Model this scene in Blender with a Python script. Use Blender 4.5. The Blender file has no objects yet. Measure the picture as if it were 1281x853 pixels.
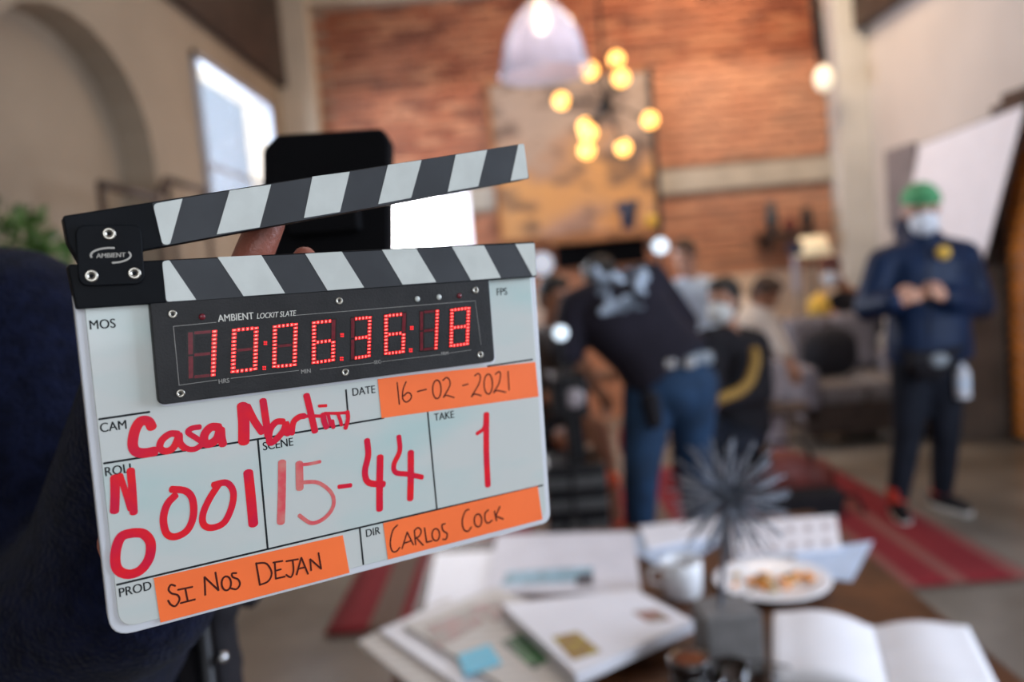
import bpy, bmesh, math, random
from mathutils import Vector, Matrix, noise as mnoise
random.seed(7)
V = Vector
R = math.radians
COL = bpy.context.scene.collection
SC = bpy.context.scene

# ------------------------------------------------------------------ camera
EYE = V((0, 0, 1.49)); FPX = 996.0
roll, pitch, yaw = R(5), R(4.9), R(-.66)
FW = V((math.sin(yaw)*math.cos(pitch), math.cos(yaw)*math.cos(pitch), -math.sin(pitch)))
_r0 = V((math.cos(yaw), -math.sin(yaw), 0)); _u0 = _r0.cross(FW)
RT = math.cos(roll)*_r0 - math.sin(roll)*_u0
UP = math.sin(roll)*_r0 + math.cos(roll)*_u0
cd = bpy.data.cameras.new('camera'); cam = bpy.data.objects.new('camera', cd); COL.objects.link(cam)
m3 = Matrix((RT, UP, -FW)).transposed()
cam.matrix_world = Matrix.Translation(EYE) @ m3.to_4x4()
cd.sensor_width = 36; cd.lens = FPX/1281*36; cd.clip_start = .02; cd.clip_end = 200
cd.dof.use_dof = True; cd.dof.focus_distance = .432; cd.dof.aperture_fstop = 3.5
SC.camera = cam

# ------------------------------------------------------------------ world, lights, exposure
w = bpy.data.worlds.new('world'); SC.world = w; w.use_nodes = True
w.node_tree.nodes['Background'].inputs[0].default_value = (.72, .85, 1, 1)
w.node_tree.nodes['Background'].inputs[1].default_value = 1.0
SC.view_settings.view_transform = 'Standard'; SC.view_settings.look = 'None'
SC.view_settings.exposure = 0.0; SC.view_settings.gamma = 1
def area(name, loc, target, sx, sy, e, col, spread=180):
    l = bpy.data.lights.new(name, 'AREA'); l.shape = 'RECTANGLE'; l.size = sx; l.size_y = sy
    l.energy = e; l.color = col; l.spread = R(spread)
    o = bpy.data.objects.new(name, l); COL.objects.link(o); o.location = loc
    o.rotation_euler = (V(target)-V(loc)).to_track_quat('-Z', 'Y').to_euler()
    return o
def point(name, loc, e, col, rad=.05):
    l = bpy.data.lights.new(name, 'POINT'); l.energy = e; l.color = col; l.shadow_soft_size = rad
    o = bpy.data.objects.new(name, l); COL.objects.link(o); o.location = loc; return o
area('rear_fill_light', (1.6, -3.0, 2.3), (1.6, 4, 1.6), 3.2, 2.1, 85, (1, .96, .90))  # fill added behind the camera, set in an unseen window
area('right_fill_light', (3.85, 1.35, 1.9), (-.5, 1.5, 1.4), 2.5, 2.0, 210, (.84, .90, 1))  # fill added for slate and table, set in an unseen right window
area('window_light_left', (-2.6, 6.5, 2.65), (1.5, 6.3, 2.0), 2.4, 1.6, 210, (.83, .90, 1))
area('ceiling_lamp_warm', (2.0, 6.5, 4.7), (1.4, 8, 2.0), 1.5, .4, 90, (1, .74, .50))
area('ceiling_fill', (.6, 3.5, 4.85), (.6, 3.5, 0), 3, 3, 26, (1, .95, .90))  # unseen soft fill under the ceiling, added to lift the room

# ------------------------------------------------------------------ helpers
def ray(px, py):
    return FW + RT*((px-640.5)/FPX) - UP*((py-426.5)/FPX)
def onY(px, py, Y): d = ray(px, py); return EYE + d*(Y/d.y)
def onZ(px, py, z): d = ray(px, py); return EYE + d*((z-EYE.z)/d.z)
def onX(px, py, X): d = ray(px, py); return EYE + d*(X/d.x)

MATS = {}
def mat(name, col, rough=.6, metal=0., var=.08, scale=8., bump=.0, bscale=60., emit=0., ecol=None, trans=0., alpha=1., spec=.5, sheen=0., coat=0., col2=None, ior=1.45, sss=0.):
    m = bpy.data.materials.new(name); m.use_nodes = True; nt = m.node_tree; N = nt.nodes; L = nt.links
    b = N['Principled BSDF']
    tc = N.new('ShaderNodeTexCoord'); nz = N.new('ShaderNodeTexNoise'); nz.inputs['Scale'].default_value = scale; nz.inputs['Detail'].default_value = 4
    L.new(tc.outputs['Object'], nz.inputs['Vector'])
    mx = N.new('ShaderNodeMix'); mx.data_type = 'RGBA'
    a = tuple(max(0, c*(1-var)) for c in col); c2 = col2 or tuple(min(1, c*(1+var)) for c in col)
    mx.inputs[6].default_value = (*a, 1); mx.inputs[7].default_value = (*c2, 1)
    rm = N.new('ShaderNodeMapRange'); rm.inputs[1].default_value = .35; rm.inputs[2].default_value = .65
    L.new(nz.outputs['Fac'], rm.inputs[0]); L.new(rm.outputs[0], mx.inputs[0]); L.new(mx.outputs[2], b.inputs['Base Color'])
    b.inputs['Roughness'].default_value = rough; b.inputs['Metallic'].default_value = metal
    b.inputs['Specular IOR Level'].default_value = spec; b.inputs['IOR'].default_value = ior
    b.inputs['Transmission Weight'].default_value = trans; b.inputs['Alpha'].default_value = alpha
    b.inputs['Sheen Weight'].default_value = sheen; b.inputs['Coat Weight'].default_value = coat
    if sss: b.inputs['Subsurface Weight'].default_value = sss; b.inputs['Subsurface Radius'].default_value = (.01, .004, .002)
    if emit: b.inputs['Emission Color'].default_value = (*(ecol or col), 1); b.inputs['Emission Strength'].default_value = emit
    if bump:
        n2 = N.new('ShaderNodeTexNoise'); n2.inputs['Scale'].default_value = bscale; n2.inputs['Detail'].default_value = 3
        L.new(tc.outputs['Object'], n2.inputs['Vector'])
        bp = N.new('ShaderNodeBump'); bp.inputs['Strength'].default_value = bump; bp.inputs['Distance'].default_value = .01
        L.new(n2.outputs['Fac'], bp.inputs['Height']); L.new(bp.outputs[0], b.inputs['Normal'])
    MATS[name] = m
    return m

def frame(z, x=None):
    z = V(z).normalized()
    if x is None: x = V((1, 0, 0)) if abs(z.x) < .9 else V((0, 1, 0))
    x = V(x); x = (x - z*x.dot(z)).normalized(); y = z.cross(x)
    return Matrix((x, y, z)).transposed()

class B:
    """collects shapes, then links them as one mesh object"""
    def __init__(s): s.bm = bmesh.new(); s.mi = 0
    def _add(s, verts, faces):
        vs = [s.bm.verts.new(v) for v in verts]
        for f in faces:
            try: fc = s.bm.faces.new([vs[i] for i in f]); fc.material_index = s.mi; fc.smooth = s.sm
            except ValueError: pass
    sm = False
    def box(s, c, d, rot=None, taper=1.):
        c = V(c); h = V(d)/2; vs = []
        for z in (-1, 1):
            t = taper if z > 0 else 1
            for x, y in ((-1, -1), (1, -1), (1, 1), (-1, 1)):
                v = V((x*h.x*t, y*h.y*t, z*h.z)); vs.append(c + (rot @ v if rot else v))
        s._add(vs, [(3, 2, 1, 0), (4, 5, 6, 7), (0, 1, 5, 4), (1, 2, 6, 5), (2, 3, 7, 6), (3, 0, 4, 7)]); return s
    def cone(s, p0, p1, r0, r1, n=16, caps=True, x=None):
        p0, p1 = V(p0), V(p1); M_ = frame(p1-p0, x); vs = []
        for p, r in ((p0, r0), (p1, r1)):
            rr = r if isinstance(r, tuple) else (r, r)
            for i in range(n):
                a = 2*math.pi*i/n; vs.append(p + M_ @ V((rr[0]*math.cos(a), rr[1]*math.sin(a), 0)))
        fs = [(i, (i+1) % n, n+(i+1) % n, n+i) for i in range(n)]
        o = s.sm; s.sm = True; s._add(vs, fs); s.sm = o
        if caps:
            s._add(vs[:n], [tuple(reversed(range(n)))]); s._add(vs[n:], [tuple(range(n))])
        return s
    def sph(s, c, r, M_=None, u=16, v=10, cond=None):
        r = r if isinstance(r, (tuple, list)) else (r, r, r); c = V(c); M_ = M_ or Matrix.Identity(3)
        vs = [c + M_ @ V((0, 0, r[2]))]
        for j in range(1, v):
            t = math.pi*j/v
            for i in range(u):
                a = 2*math.pi*i/u; vs.append(c + M_ @ V((r[0]*math.sin(t)*math.cos(a), r[1]*math.sin(t)*math.sin(a), r[2]*math.cos(t))))
        vs.append(c - M_ @ V((0, 0, r[2])))
        fs = [(0, 1+i, 1+(i+1) % u) for i in range(u)]
        for j in range(v-2):
            for i in range(u): a = 1+j*u; fs.append((a+i, a+u+i, a+u+(i+1) % u, a+(i+1) % u))
        a = 1+(v-2)*u; e = len(vs)-1
        fs += [(a+i, e, a+(i+1) % u) for i in range(u)]
        if cond: fs = [f for f in fs if cond(sum((vs[k] for k in f), V())/len(f))]
        o = s.sm; s.sm = True; s._add(vs, fs); s.sm = o; return s
    def cap(s, p0, p1, r0, r1, n=14):
        """tapered capsule, closed: a limb segment"""
        s.cone(p0, p1, r0, r1, n); s.sph(p0, r0, u=n, v=8); s.sph(p1, r1, u=n, v=8); return s
    def chain(s, pts, rs, n=14):
        for a, b_, r0, r1 in zip(pts, pts[1:], rs, rs[1:]): s.cap(a, b_, r0, r1, n)
        return s
    def tube(s, pts, r, n=8, caps=True):
        pts = [V(p) for p in pts]; rs = r if isinstance(r, (list, tuple)) else [r]*len(pts); vs = []
        x = None
        for k, p in enumerate(pts):
            d = (pts[min(k+1, len(pts)-1)] - pts[max(k-1, 0)]); M_ = frame(d, x); x = M_.col[0]
            for i in range(n):
                a = 2*math.pi*i/n; vs.append(p + M_ @ V((rs[k]*math.cos(a), rs[k]*math.sin(a), 0)))
        fs = [(k*n+i, k*n+(i+1) % n, (k+1)*n+(i+1) % n, (k+1)*n+i) for k in range(len(pts)-1) for i in range(n)]
        if caps: fs += [tuple(reversed(range(n))), tuple(range((len(pts)-1)*n, len(pts)*n))]
        o = s.sm; s.sm = True; s._add(vs, fs); s.sm = o; return s
    def lathe(s, prof, c=(0, 0, 0), n=32, M_=None, close=False):
        c = V(c); M_ = M_ or Matrix.Identity(3); vs = []
        for r, z in prof:
            for i in range(n):
                a = 2*math.pi*i/n; vs.append(c + M_ @ V((r*math.cos(a), r*math.sin(a), z)))
        k = len(prof); fs = [(j*n+i, j*n+(i+1) % n, (j+1)*n+(i+1) % n, (j+1)*n+i) for j in range(k-1) for i in range(n)]
        if close: fs += [tuple(reversed(range(n))), tuple(range((k-1)*n, k*n))]
        o = s.sm; s.sm = True; s._add(vs, fs); s.sm = o; return s
    def loft(s, rings, n=24):
        """rings: (centre, rx, ry, xdir, zdir) joined into a closed skin"""
        vs = []
        for c, rx, ry, xd, zd in rings:
            M_ = frame(zd, xd)
            for i in range(n):
                a = 2*math.pi*i/n; ca, sa = math.cos(a), math.sin(a)
                e = .8
                vs.append(V(c) + M_ @ V((rx*math.copysign(abs(ca)**e, ca), ry*math.copysign(abs(sa)**e, sa), 0)))
        k = len(rings); fs = [(j*n+i, j*n+(i+1) % n, (j+1)*n+(i+1) % n, (j+1)*n+i) for j in range(k-1) for i in range(n)]
        fs += [tuple(reversed(range(n))), tuple(range((k-1)*n, k*n))]
        o = s.sm; s.sm = True; s._add(vs, fs); s.sm = o; return s
    def prism(s, poly, z0, z1, f=None):
        """2D polygon extruded between two heights; f maps local (x,y,z) to space"""
        f = f or (lambda v: v); n = len(poly)
        vs = [f(V((p[0], p[1], z0))) for p in poly] + [f(V((p[0], p[1], z1))) for p in poly]
        s._add(vs, [tuple(reversed(range(n))), tuple(range(n, 2*n))] + [(i, (i+1) % n, n+(i+1) % n, n+i) for i in range(n)]); return s
    def build(s, name, m, parent=None, remesh=0, smooth_it=0, bevel=0, solid=0, subsurf=0, kind=None, label=None):
        bm = s.bm
        if parent is not None and getattr(parent, 'matrix_world', None) is not None:
            root = parent
            M_ = ROOTM.get(parent.name, Matrix.Identity(4)).inverted()
            bmesh.ops.transform(bm, matrix=M_, verts=bm.verts)
        bmesh.ops.recalc_face_normals(bm, faces=bm.faces)
        me = bpy.data.meshes.new(name); bm.to_mesh(me); bm.free()
        for mm in (m if isinstance(m, (list, tuple)) else [m]): me.materials.append(MATS[mm] if isinstance(mm, str) else mm)
        o = bpy.data.objects.new(name, me); COL.objects.link(o)
        if parent is not None: o.parent = parent; ROOTM[o.name] = ROOTM.get(parent.name, Matrix.Identity(4))
        if remesh:
            r = o.modifiers.new('remesh', 'REMESH'); r.mode = 'VOXEL'; r.voxel_size = remesh; r.use_smooth_shade = True
            if smooth_it: q = o.modifiers.new('smooth', 'SMOOTH'); q.iterations = smooth_it; q.factor = .6
        if solid: q = o.modifiers.new('solid', 'SOLIDIFY'); q.thickness = solid; q.offset = 0
        if bevel: q = o.modifiers.new('bevel', 'BEVEL'); q.width = bevel; q.segments = 2; q.limit_method = 'ANGLE'
        if subsurf: q = o.modifiers.new('subsurf', 'SUBSURF'); q.levels = subsurf; q.render_levels = subsurf
        if kind: o['kind'] = kind
        if label: o['label'] = label
        return o
ROOTM = {}
def thing(name, label, cat, loc=(0, 0, 0), group=None, matrix=None):
    o = bpy.data.objects.new(name, None); COL.objects.link(o); o.empty_display_size = .1
    M_ = matrix or Matrix.Translation(V(loc)); o.matrix_world = M_; ROOTM[o.name] = M_.copy()
    o['label'] = label; o['category'] = cat
    if group: o['group'] = group
    return o
def tag(o, label, cat, group=None, kind=None):
    o['label'] = label; o['category'] = cat
    if group: o['group'] = group
    if kind: o['kind'] = kind
    return o
def struct(o): o['kind'] = 'structure'; return o

# ------------------------------------------------------------------ materials
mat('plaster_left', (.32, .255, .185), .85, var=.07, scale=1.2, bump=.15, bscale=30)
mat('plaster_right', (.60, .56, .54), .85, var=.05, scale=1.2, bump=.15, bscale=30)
mat('plaster_lintel', (.55, .45, .34), .85, var=.08, scale=2)
mat('plaster_white', (.66, .65, .62), .8, var=.06, scale=3, bump=.1, bscale=40)
mat('plaster_cream', (.80, .62, .48), .85, var=.10, scale=2.5)
mat('concrete_band', (.50, .45, .38), .9, var=.12, scale=4, bump=.2)
mat('ceiling_paint', (.5, .45, .4), .9, var=.05)
mat('dark_timber', (.045, .028, .022), .55, var=.35, scale=5, bump=.2)
mat('mortar', (.42, .27, .19), .95, var=.2, scale=6)
mat('black_metal', (.012, .012, .014), .4, metal=.4, var=.1)
mat('steel', (.55, .55, .56), .25, metal=1, var=.05)
mat('chrome', (.8, .82, .85), .1, metal=1, var=.03)
mat('window_paint', (.35, .37, .42), .5, var=.05)
mat('glass_clear', (.95, .97, 1), .03, trans=1, var=.0, ior=1.45)
def thin_glass(name, tint, gloss=.12):
    m = bpy.data.materials.new(name); m.use_nodes = True; nt = m.node_tree; nt.nodes.remove(nt.nodes['Principled BSDF'])
    t = nt.nodes.new('ShaderNodeBsdfTransparent'); t.inputs[0].default_value = (*tint, 1)
    g = nt.nodes.new('ShaderNodeBsdfGlossy'); g.inputs['Roughness'].default_value = .08
    fz = nt.nodes.new('ShaderNodeLayerWeight'); pw = nt.nodes.new('ShaderNodeMath'); pw.operation = 'POWER'; pw.inputs[1].default_value = 5; nt.links.new(fz.outputs['Facing'], pw.inputs[0])
    ad = nt.nodes.new('ShaderNodeMath'); ad.operation = 'MULTIPLY_ADD'; ad.inputs[1].default_value = .7; ad.inputs[2].default_value = gloss; nt.links.new(pw.outputs[0], ad.inputs[0])
    x = nt.nodes.new('ShaderNodeMixShader'); nt.links.new(ad.outputs[0], x.inputs[0]); nt.links.new(t.outputs[0], x.inputs[1]); nt.links.new(g.outputs[0], x.inputs[2])
    nt.links.new(x.outputs[0], nt.nodes['Material Output'].inputs[0]); MATS[name] = m
thin_glass('pane_glass', (.93, .96, 1), .02)
thin_glass('tumbler_glass', (.92, .94, .97), .05)
def prismatic():
    m = bpy.data.materials.new('dome_glass'); m.use_nodes = True; nt = m.node_tree; nt.nodes.remove(nt.nodes['Principled BSDF']); N = nt.nodes.new; L = nt.links.new
    t = N('ShaderNodeBsdfTransparent'); t.inputs[0].default_value = (.9, .9, .96, 1); d = N('ShaderNodeBsdfTranslucent'); d.inputs[0].default_value = (.95, .93, .97, 1)
    e = N('ShaderNodeBsdfDiffuse'); e.inputs[0].default_value = (.85, .86, .95, 1); g = N('ShaderNodeBsdfGlossy'); g.inputs['Roughness'].default_value = .06
    a = N('ShaderNodeMixShader'); a.inputs[0].default_value = .5; L(d.outputs[0], a.inputs[1]); L(e.outputs[0], a.inputs[2])
    b = N('ShaderNodeMixShader'); b.inputs[0].default_value = .28; L(t.outputs[0], b.inputs[1]); L(a.outputs[0], b.inputs[2])
    f = N('ShaderNodeLayerWeight'); pw = N('ShaderNodeMath'); pw.operation = 'POWER'; pw.inputs[1].default_value = 4; L(f.outputs['Facing'], pw.inputs[0]); c = N('ShaderNodeMixShader'); L(pw.outputs[0], c.inputs[0]); L(b.outputs[0], c.inputs[1]); L(g.outputs[0], c.inputs[2])
    L(c.outputs[0], nt.nodes['Material Output'].inputs[0]); MATS['dome_glass'] = m
prismatic()

def brick_mat():
    m = bpy.data.materials.new('brick'); m.use_nodes = True; nt = m.node_tree; N = nt.nodes; L = nt.links; b = N['Principled BSDF']
    oi = N.new('ShaderNodeObjectInfo'); g = N.new('ShaderNodeNewGeometry')
    ad = N.new('ShaderNodeMath'); ad.operation = 'ADD'; L.new(oi.outputs['Random'], ad.inputs[0]); L.new(g.outputs['Random Per Island'], ad.inputs[1])
    fr = N.new('ShaderNodeMath'); fr.operation = 'FRACT'; L.new(ad.outputs[0], fr.inputs[0])
    cr = N.new('ShaderNodeValToRGB'); e = cr.color_ramp.elements
    e[0].color = (.22, .060, .032, 1); e[1].color = (.60, .25, .13, 1); e.new(.3).color = (.40, .115, .055, 1); e.new(.65).color = (.50, .16, .075, 1)
    L.new(fr.outputs[0], cr.inputs[0])
    nz = N.new('ShaderNodeTexNoise'); nz.inputs['Scale'].default_value = .9; nz.inputs['Detail'].default_value = 5; L.new(g.outputs['Position'], nz.inputs['Vector'])
    mr = N.new('ShaderNodeMapRange'); mr.inputs[1].default_value = .42; mr.inputs[2].default_value = .68; L.new(nz.outputs['Fac'], mr.inputs[0])
    # old lime wash left on the middle band of the wall
    sp = N.new('ShaderNodeSeparateXYZ'); L.new(g.outputs['Position'], sp.inputs[0])
    z1 = N.new('ShaderNodeMapRange'); z1.inputs[1].default_value = 3.42; z1.inputs[2].default_value = 3.25; L.new(sp.outputs['Z'], z1.inputs[0])
    x1 = N.new('ShaderNodeMapRange'); x1.inputs[1].default_value = .9; x1.inputs[2].default_value = 1.9; x1.inputs[3].default_value = .15; L.new(sp.outputs['X'], x1.inputs[0])
    mu = N.new('ShaderNodeMath'); mu.operation = 'MULTIPLY'; L.new(z1.outputs[0], mu.inputs[0]); L.new(x1.outputs[0], mu.inputs[1])
    m2 = N.new('ShaderNodeMath'); m2.operation = 'MULTIPLY_ADD'; m2.inputs[1].default_value = .40; L.new(mu.outputs[0], m2.inputs[0])
    m3_ = N.new('ShaderNodeMath'); m3_.operation = 'MULTIPLY'; m3_.inputs[1].default_value = .16; L.new(mr.outputs[0], m3_.inputs[0]); L.new(m3_.outputs[0], m2.inputs[2])
    mx = N.new('ShaderNodeMix'); mx.data_type = 'RGBA'; mx.inputs[7].default_value = (.74, .45, .30, 1)
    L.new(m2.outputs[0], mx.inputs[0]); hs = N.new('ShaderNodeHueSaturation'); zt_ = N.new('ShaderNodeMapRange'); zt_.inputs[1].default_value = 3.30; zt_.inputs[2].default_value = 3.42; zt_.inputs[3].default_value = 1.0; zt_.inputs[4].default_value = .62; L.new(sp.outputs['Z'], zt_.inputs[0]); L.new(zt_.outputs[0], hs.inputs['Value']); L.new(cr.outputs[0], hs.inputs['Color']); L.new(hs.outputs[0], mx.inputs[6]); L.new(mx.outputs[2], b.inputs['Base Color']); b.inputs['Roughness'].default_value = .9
    MATS['brick'] = m
brick_mat()

# ------------------------------------------------------------------ room
XL, XR, YB, YR, ZC = -2.1, 3.5, 8.0, -2.6, 5.0
def floor_mat():
    m = mat('polished_concrete', (.19, .165, .14), .24, var=.28, scale=1.3, bump=.05, bscale=15)
floor_mat()
struct(B().box(((XL+XR)/2, (YB+YR)/2, -.05), (XR-XL+.6, YB-YR+.6, .1)).build('floor', 'polished_concrete'))
struct(B().box(((XL+XR)/2, (YB+YR)/2, ZC+.05), (XR-XL+.6, YB-YR+.6, .1)).build('ceiling', 'ceiling_paint'))
def wall_holes(name, m, outer, holes, f, depth, back=None):
    """flat wall in local (x,y) with holes, extruded by depth along local z"""
    bm = bmesh.new(); edges = []
    for loop in [outer]+holes:
        vs = [bm.verts.new((p[0], p[1], 0)) for p in loop]
        edges += [bm.edges.new((vs[i], vs[(i+1) % len(vs)])) for i in range(len(vs))]
    bmesh.ops.triangle_fill(bm, edges=edges, use_beauty=True)
    r = bmesh.ops.extrude_face_region(bm, geom=list(bm.faces))
    for v in r['geom']:
        if isinstance(v, bmesh.types.BMVert): v.co.z += depth
    for v in bm.verts: v.co = f(v.co)
    b = B(); b.bm.free(); b.bm = bm
    return b.build(name, m)
# left wall: window opening, plus an arched recess added to make the soft shadow
wl0, wl1, wz0, wz1 = 5.62, 7.35, 2.02, 3.2
shadow_recess = [(3.28, .9), (4.85, .9), (4.85, 2.35)] + [(4.065+.785*math.cos(a), 2.35+.62*math.sin(a)) for a in [R(k) for k in range(15, 166, 15)]] + [(3.28, 2.35)]
fl = lambda v: V((XL-v.z, v.x, v.y))
struct(wall_holes('wall_left', 'plaster_left', [(YR, 0), (YB, 0), (YB, ZC), (YR, ZC)], [[(wl0, wz0), (wl1, wz0), (wl1, wz1), (wl0, wz1)], shadow_recess], fl, .22))
struct(B().box((XL-.23, 4.07, 2), (.06, 1.9, 2.6)).build('shadow_recess_back', 'plaster_left'))
struct(wall_holes('wall_right', 'plaster_right', [(YR, 0), (YB, 0), (YB, ZC), (YR, ZC)], [[(.1, .9), (2.6, .9), (2.6, 2.9), (.1, 2.9)]], lambda v: V((XR+v.z, v.x, v.y)), .2))
struct(wall_holes('wall_rear', 'plaster_right', [(XL, 0), (XR, 0), (XR, ZC), (XL, ZC)], [[(0, 1.2), (3.2, 1.2), (3.2, 3.3), (0, 3.3)]], lambda v: V((v.x, YR-v.z, v.y)), .2))
def window(name, f, x0, x1, z0, z1, nx, nz, th=.05, dp=.07, off=.1):
    root = bpy.data.objects.new(name, None); COL.objects.link(root); root['kind'] = 'structure'
    b = B()
    for a, c in (((x0+x1)/2, z0+th/2), ((x0+x1)/2, z1-th/2)): b.prism([(x0, c-th/2), (x1, c-th/2), (x1, c+th/2), (x0, c+th/2)], off, off+dp, f)
    for c in (x0+th/2, x1-th/2): b.prism([(c-th/2, z0), (c+th/2, z0), (c+th/2, z1), (c-th/2, z1)], off, off+dp, f)
    b.build('window_frame', 'window_paint', root)
    for i in range(1, nx):
        c = x0+(x1-x0)*i/nx; B().prism([(c-.018, z0), (c+.018, z0), (c+.018, z1), (c-.018, z1)], off+.01, off+dp-.01, f).build('mullion', 'window_paint', root)
    for j in nz:
        c = j; B().prism([(x0, c-.02), (x1, c-.02), (x1, c+.02), (x0, c+.02)], off+.012, off+dp-.012, f).build('mullion', 'window_paint', root)
    zz = [z0]+list(nz)+[z1]
    for i in range(nx):
        for j in range(len(zz)-1):
            a0 = x0+(x1-x0)*i/nx; a1 = x0+(x1-x0)*(i+1)/nx
            B().prism([(a0+.02, zz[j]+.02), (a1-.02, zz[j]+.02), (a1-.02, zz[j+1]-.02), (a0+.02, zz[j+1]-.02)], off+.03, off+.036, f).build('pane', 'pane_glass', root)
    return root
window('window_1', fl, wl0, wl1, wz0, wz1, 1, [2.42], off=-.03, dp=.05)
window('fill_window_right', lambda v: V((XR+v.z, v.x, v.y)), .1, 2.6, .9, 2.9, 4, [2.2])  # unseen window added on the right to let the fill in
window('fill_window_rear', lambda v: V((v.x, YR-v.z, v.y)), 0, 3.2, 1.2, 3.3, 4, [2.6])  # unseen window added behind the camera for the rear fill

# back wall: mortar bed, bricks, concrete band, plaster dado, pilasters, lintel
wb = B().box(((XL+XR)/2, YB+.13, ZC/2), (XR-XL+.4, .2, ZC)).build('wall_back', 'mortar'); struct(wb)
BX0, BX1 = -1.77, 3.2
struct(B().box(((XL-.1+BX0)/2, YB-.05, ZC/2), (BX0-XL+.1, .3, ZC)).build('trim_2', 'plaster_lintel', bevel=.01))
struct(B().box(((XR+BX1)/2+.0, YB-.08, ZC/2), (XR-BX1, .34, ZC)).build('trim_3', 'plaster_white', bevel=.01))
struct(B().box(((BX0+BX1)/2, YB-.02, 4.6), (BX1-BX0, .22, .8)).build('trim_4', 'plaster_lintel'))
struct(B().box(((BX0+BX1)/2, YB-.0, 2.24), (BX1-BX0, .1, .22)).build('trim_5', 'concrete_band'))
struct(B().box(((BX0+BX1)/2, YB+.0, .64), (BX1-BX0, .08, 1.28)).build('trim_6', 'plaster_cream'))
brick_meshes = []
for k in range(6):
    bm = bmesh.new(); rr = random.Random(k)
    bmesh.ops.create_cube(bm, size=1)
    for v in bm.verts: v.co = V((v.co.x*.245, v.co.y*.05, v.co.z*.068)) + V((rr.uniform(-.003, .003), rr.uniform(-.002, .002), rr.uniform(-.003, .003)))
    me = bpy.data.meshes.new('brick'); bm.to_mesh(me); bm.free(); me.materials.append(MATS['brick']); brick_meshes.append(me)
spots = []; row = 0; z = 1.32
while z < 4.2:
    if abs(z-2.24) > .145:
        x = BX0 + (.13 if row % 2 else 0)
        while x < BX1-.02:
            a, b_ = max(x, BX0), min(x+.26, BX1)
            if b_-a > .05: spots.append((a, b_, z))
            x += .26
    z += .08; row += 1
def vis(s):
    x, zc = (s[0]+s[1])/2, s[2]
    if -.1 < x < 1.45 and 1.8 < zc < 3.3: return False      # behind the picture
    return s[1]-s[0] > .2 and (x > 1.45 or zc > 2.4) and zc < 3.9
singles = [s for s in spots if vis(s)]; random.shuffle(singles); singles = sorted(singles, key=lambda s: abs(s[2]-2.9))[:300]
sset = set(singles); rest = B(); rest_n = 0
for s in spots:
    a, b_, zc = s; off = random.uniform(-.006, .006)
    if s in sset:
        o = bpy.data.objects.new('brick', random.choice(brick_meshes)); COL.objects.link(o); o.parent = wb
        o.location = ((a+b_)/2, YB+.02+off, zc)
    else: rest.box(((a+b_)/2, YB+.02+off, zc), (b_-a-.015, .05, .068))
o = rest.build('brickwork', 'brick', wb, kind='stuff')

# dark beams along the side walls
struct(B().box((XL+.0, 5.4, 4.22), (.16, 5.1, 1.56)).build('trim_7', 'dark_timber'))
struct(B().box((XR-.02, 5.4, 4.27), (.2, 5.1, 1.56)).build('trim_8', 'dark_timber'))
# ------------------------------------------------------------------ the clapperboard
# pose of the board in the hand: axes in the camera's frame (x right, y down, z forward)
_A = ((.84559, -.52960, -.09788), )
cX = V((.84559, .06712, -.52960)); cY = V((-.09788, .99474, -.03022)); cZ = V((.52478, .07739, .84771))
rows = Matrix((cX, cY, cZ))           # rows of R; columns are the board's axes
ax = rows.col[0]; ay = rows.col[1]; az = rows.col[2]
toW = lambda v: RT*v.x - UP*v.y + FW*v.z
T0 = EYE + toW(V((-.19716, .06020, .39811)))
ex, ey, ez = toW(ax).normalized(), (-toW(ay)).normalized(), (-toW(az)).normalized()
SM = Matrix.Translation(T0) @ Matrix((ex, ey, ez)).transposed().to_4x4()
SMi = SM.inverted()
def S(px, py, h=0.):
    """point of the photograph -> (u, v) on the board at height h"""
    o = SMi @ EYE; d = SMi.to_3x3() @ ray(px, py); t = (h-o.z)/d.z; q = o+d*t; return (q.x, q.y)
def crop(ox, oy, s, h=0.): return lambda x, y: S(ox+x/s, oy+y/s, h)
slate = thing('clapperboard', 'white electronic film slate with striped black clapsticks and red digits, held up close', 'clapperboard', matrix=SM)
F = lambda v: SM @ V(v)
mat('acrylic', (.50, .55, .53), .22, var=.0, scale=9, spec=.5, coat=.3)
def board_mat():
    m = MATS['acrylic']; nt = m.node_tree; N = nt.nodes; L = nt.links; b = N['Principled BSDF']
    tc = N.new('ShaderNodeTexCoord'); mp = N.new('ShaderNodeMapping'); mp.inputs['Scale'].default_value = (9, 22, 9); L.new(tc.outputs['Object'], mp.inputs[0])
    nz = N.new('ShaderNodeTexNoise'); nz.inputs['Scale'].default_value = 1.; nz.inputs['Detail'].default_value = 3; L.new(mp.outputs[0], nz.inputs['Vector'])
    mr = N.new('ShaderNodeMapRange'); mr.inputs[1].default_value = .48; mr.inputs[2].default_value = .72; L.new(nz.outputs['Fac'], mr.inputs[0])
    mx = N.new('ShaderNodeMix'); mx.data_type = 'RGBA'; mx.inputs[6].default_value = (.56, .585, .56, 1); mx.inputs[7].default_value = (.45, .575, .555, 1)
    L.new(mr.outputs[0], mx.inputs[0]); L.new(mx.outputs[2], b.inputs['Base Color'])
board_mat()
mat('slate_edge', (.60, .62, .66), .3, var=.03)
mat('bar_black', (.005, .006, .008), .45, spec=.08, var=.15, scale=40)
mat('stripe_grey', (.038, .041, .046), .5, spec=.3, var=.12, scale=30)
mat('stripe_white', (.55, .58, .55), .3, var=.05, scale=60)
mat('display_case', (.022, .022, .023), .5, spec=.25, var=.15, scale=60, bump=.1, bscale=900)
mat('slot', (.004, .003, .003), .3)
mat('led_lit', (.9, .02, .02), .4, emit=1.1, ecol=(1, .012, .018), var=0)
mat('led_core', (1, .3, .25), .4, emit=1.2, ecol=(1, .20, .16), var=0)
mat('led_dim', (.13, .006, .014), .3, var=.2, scale=400)
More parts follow.
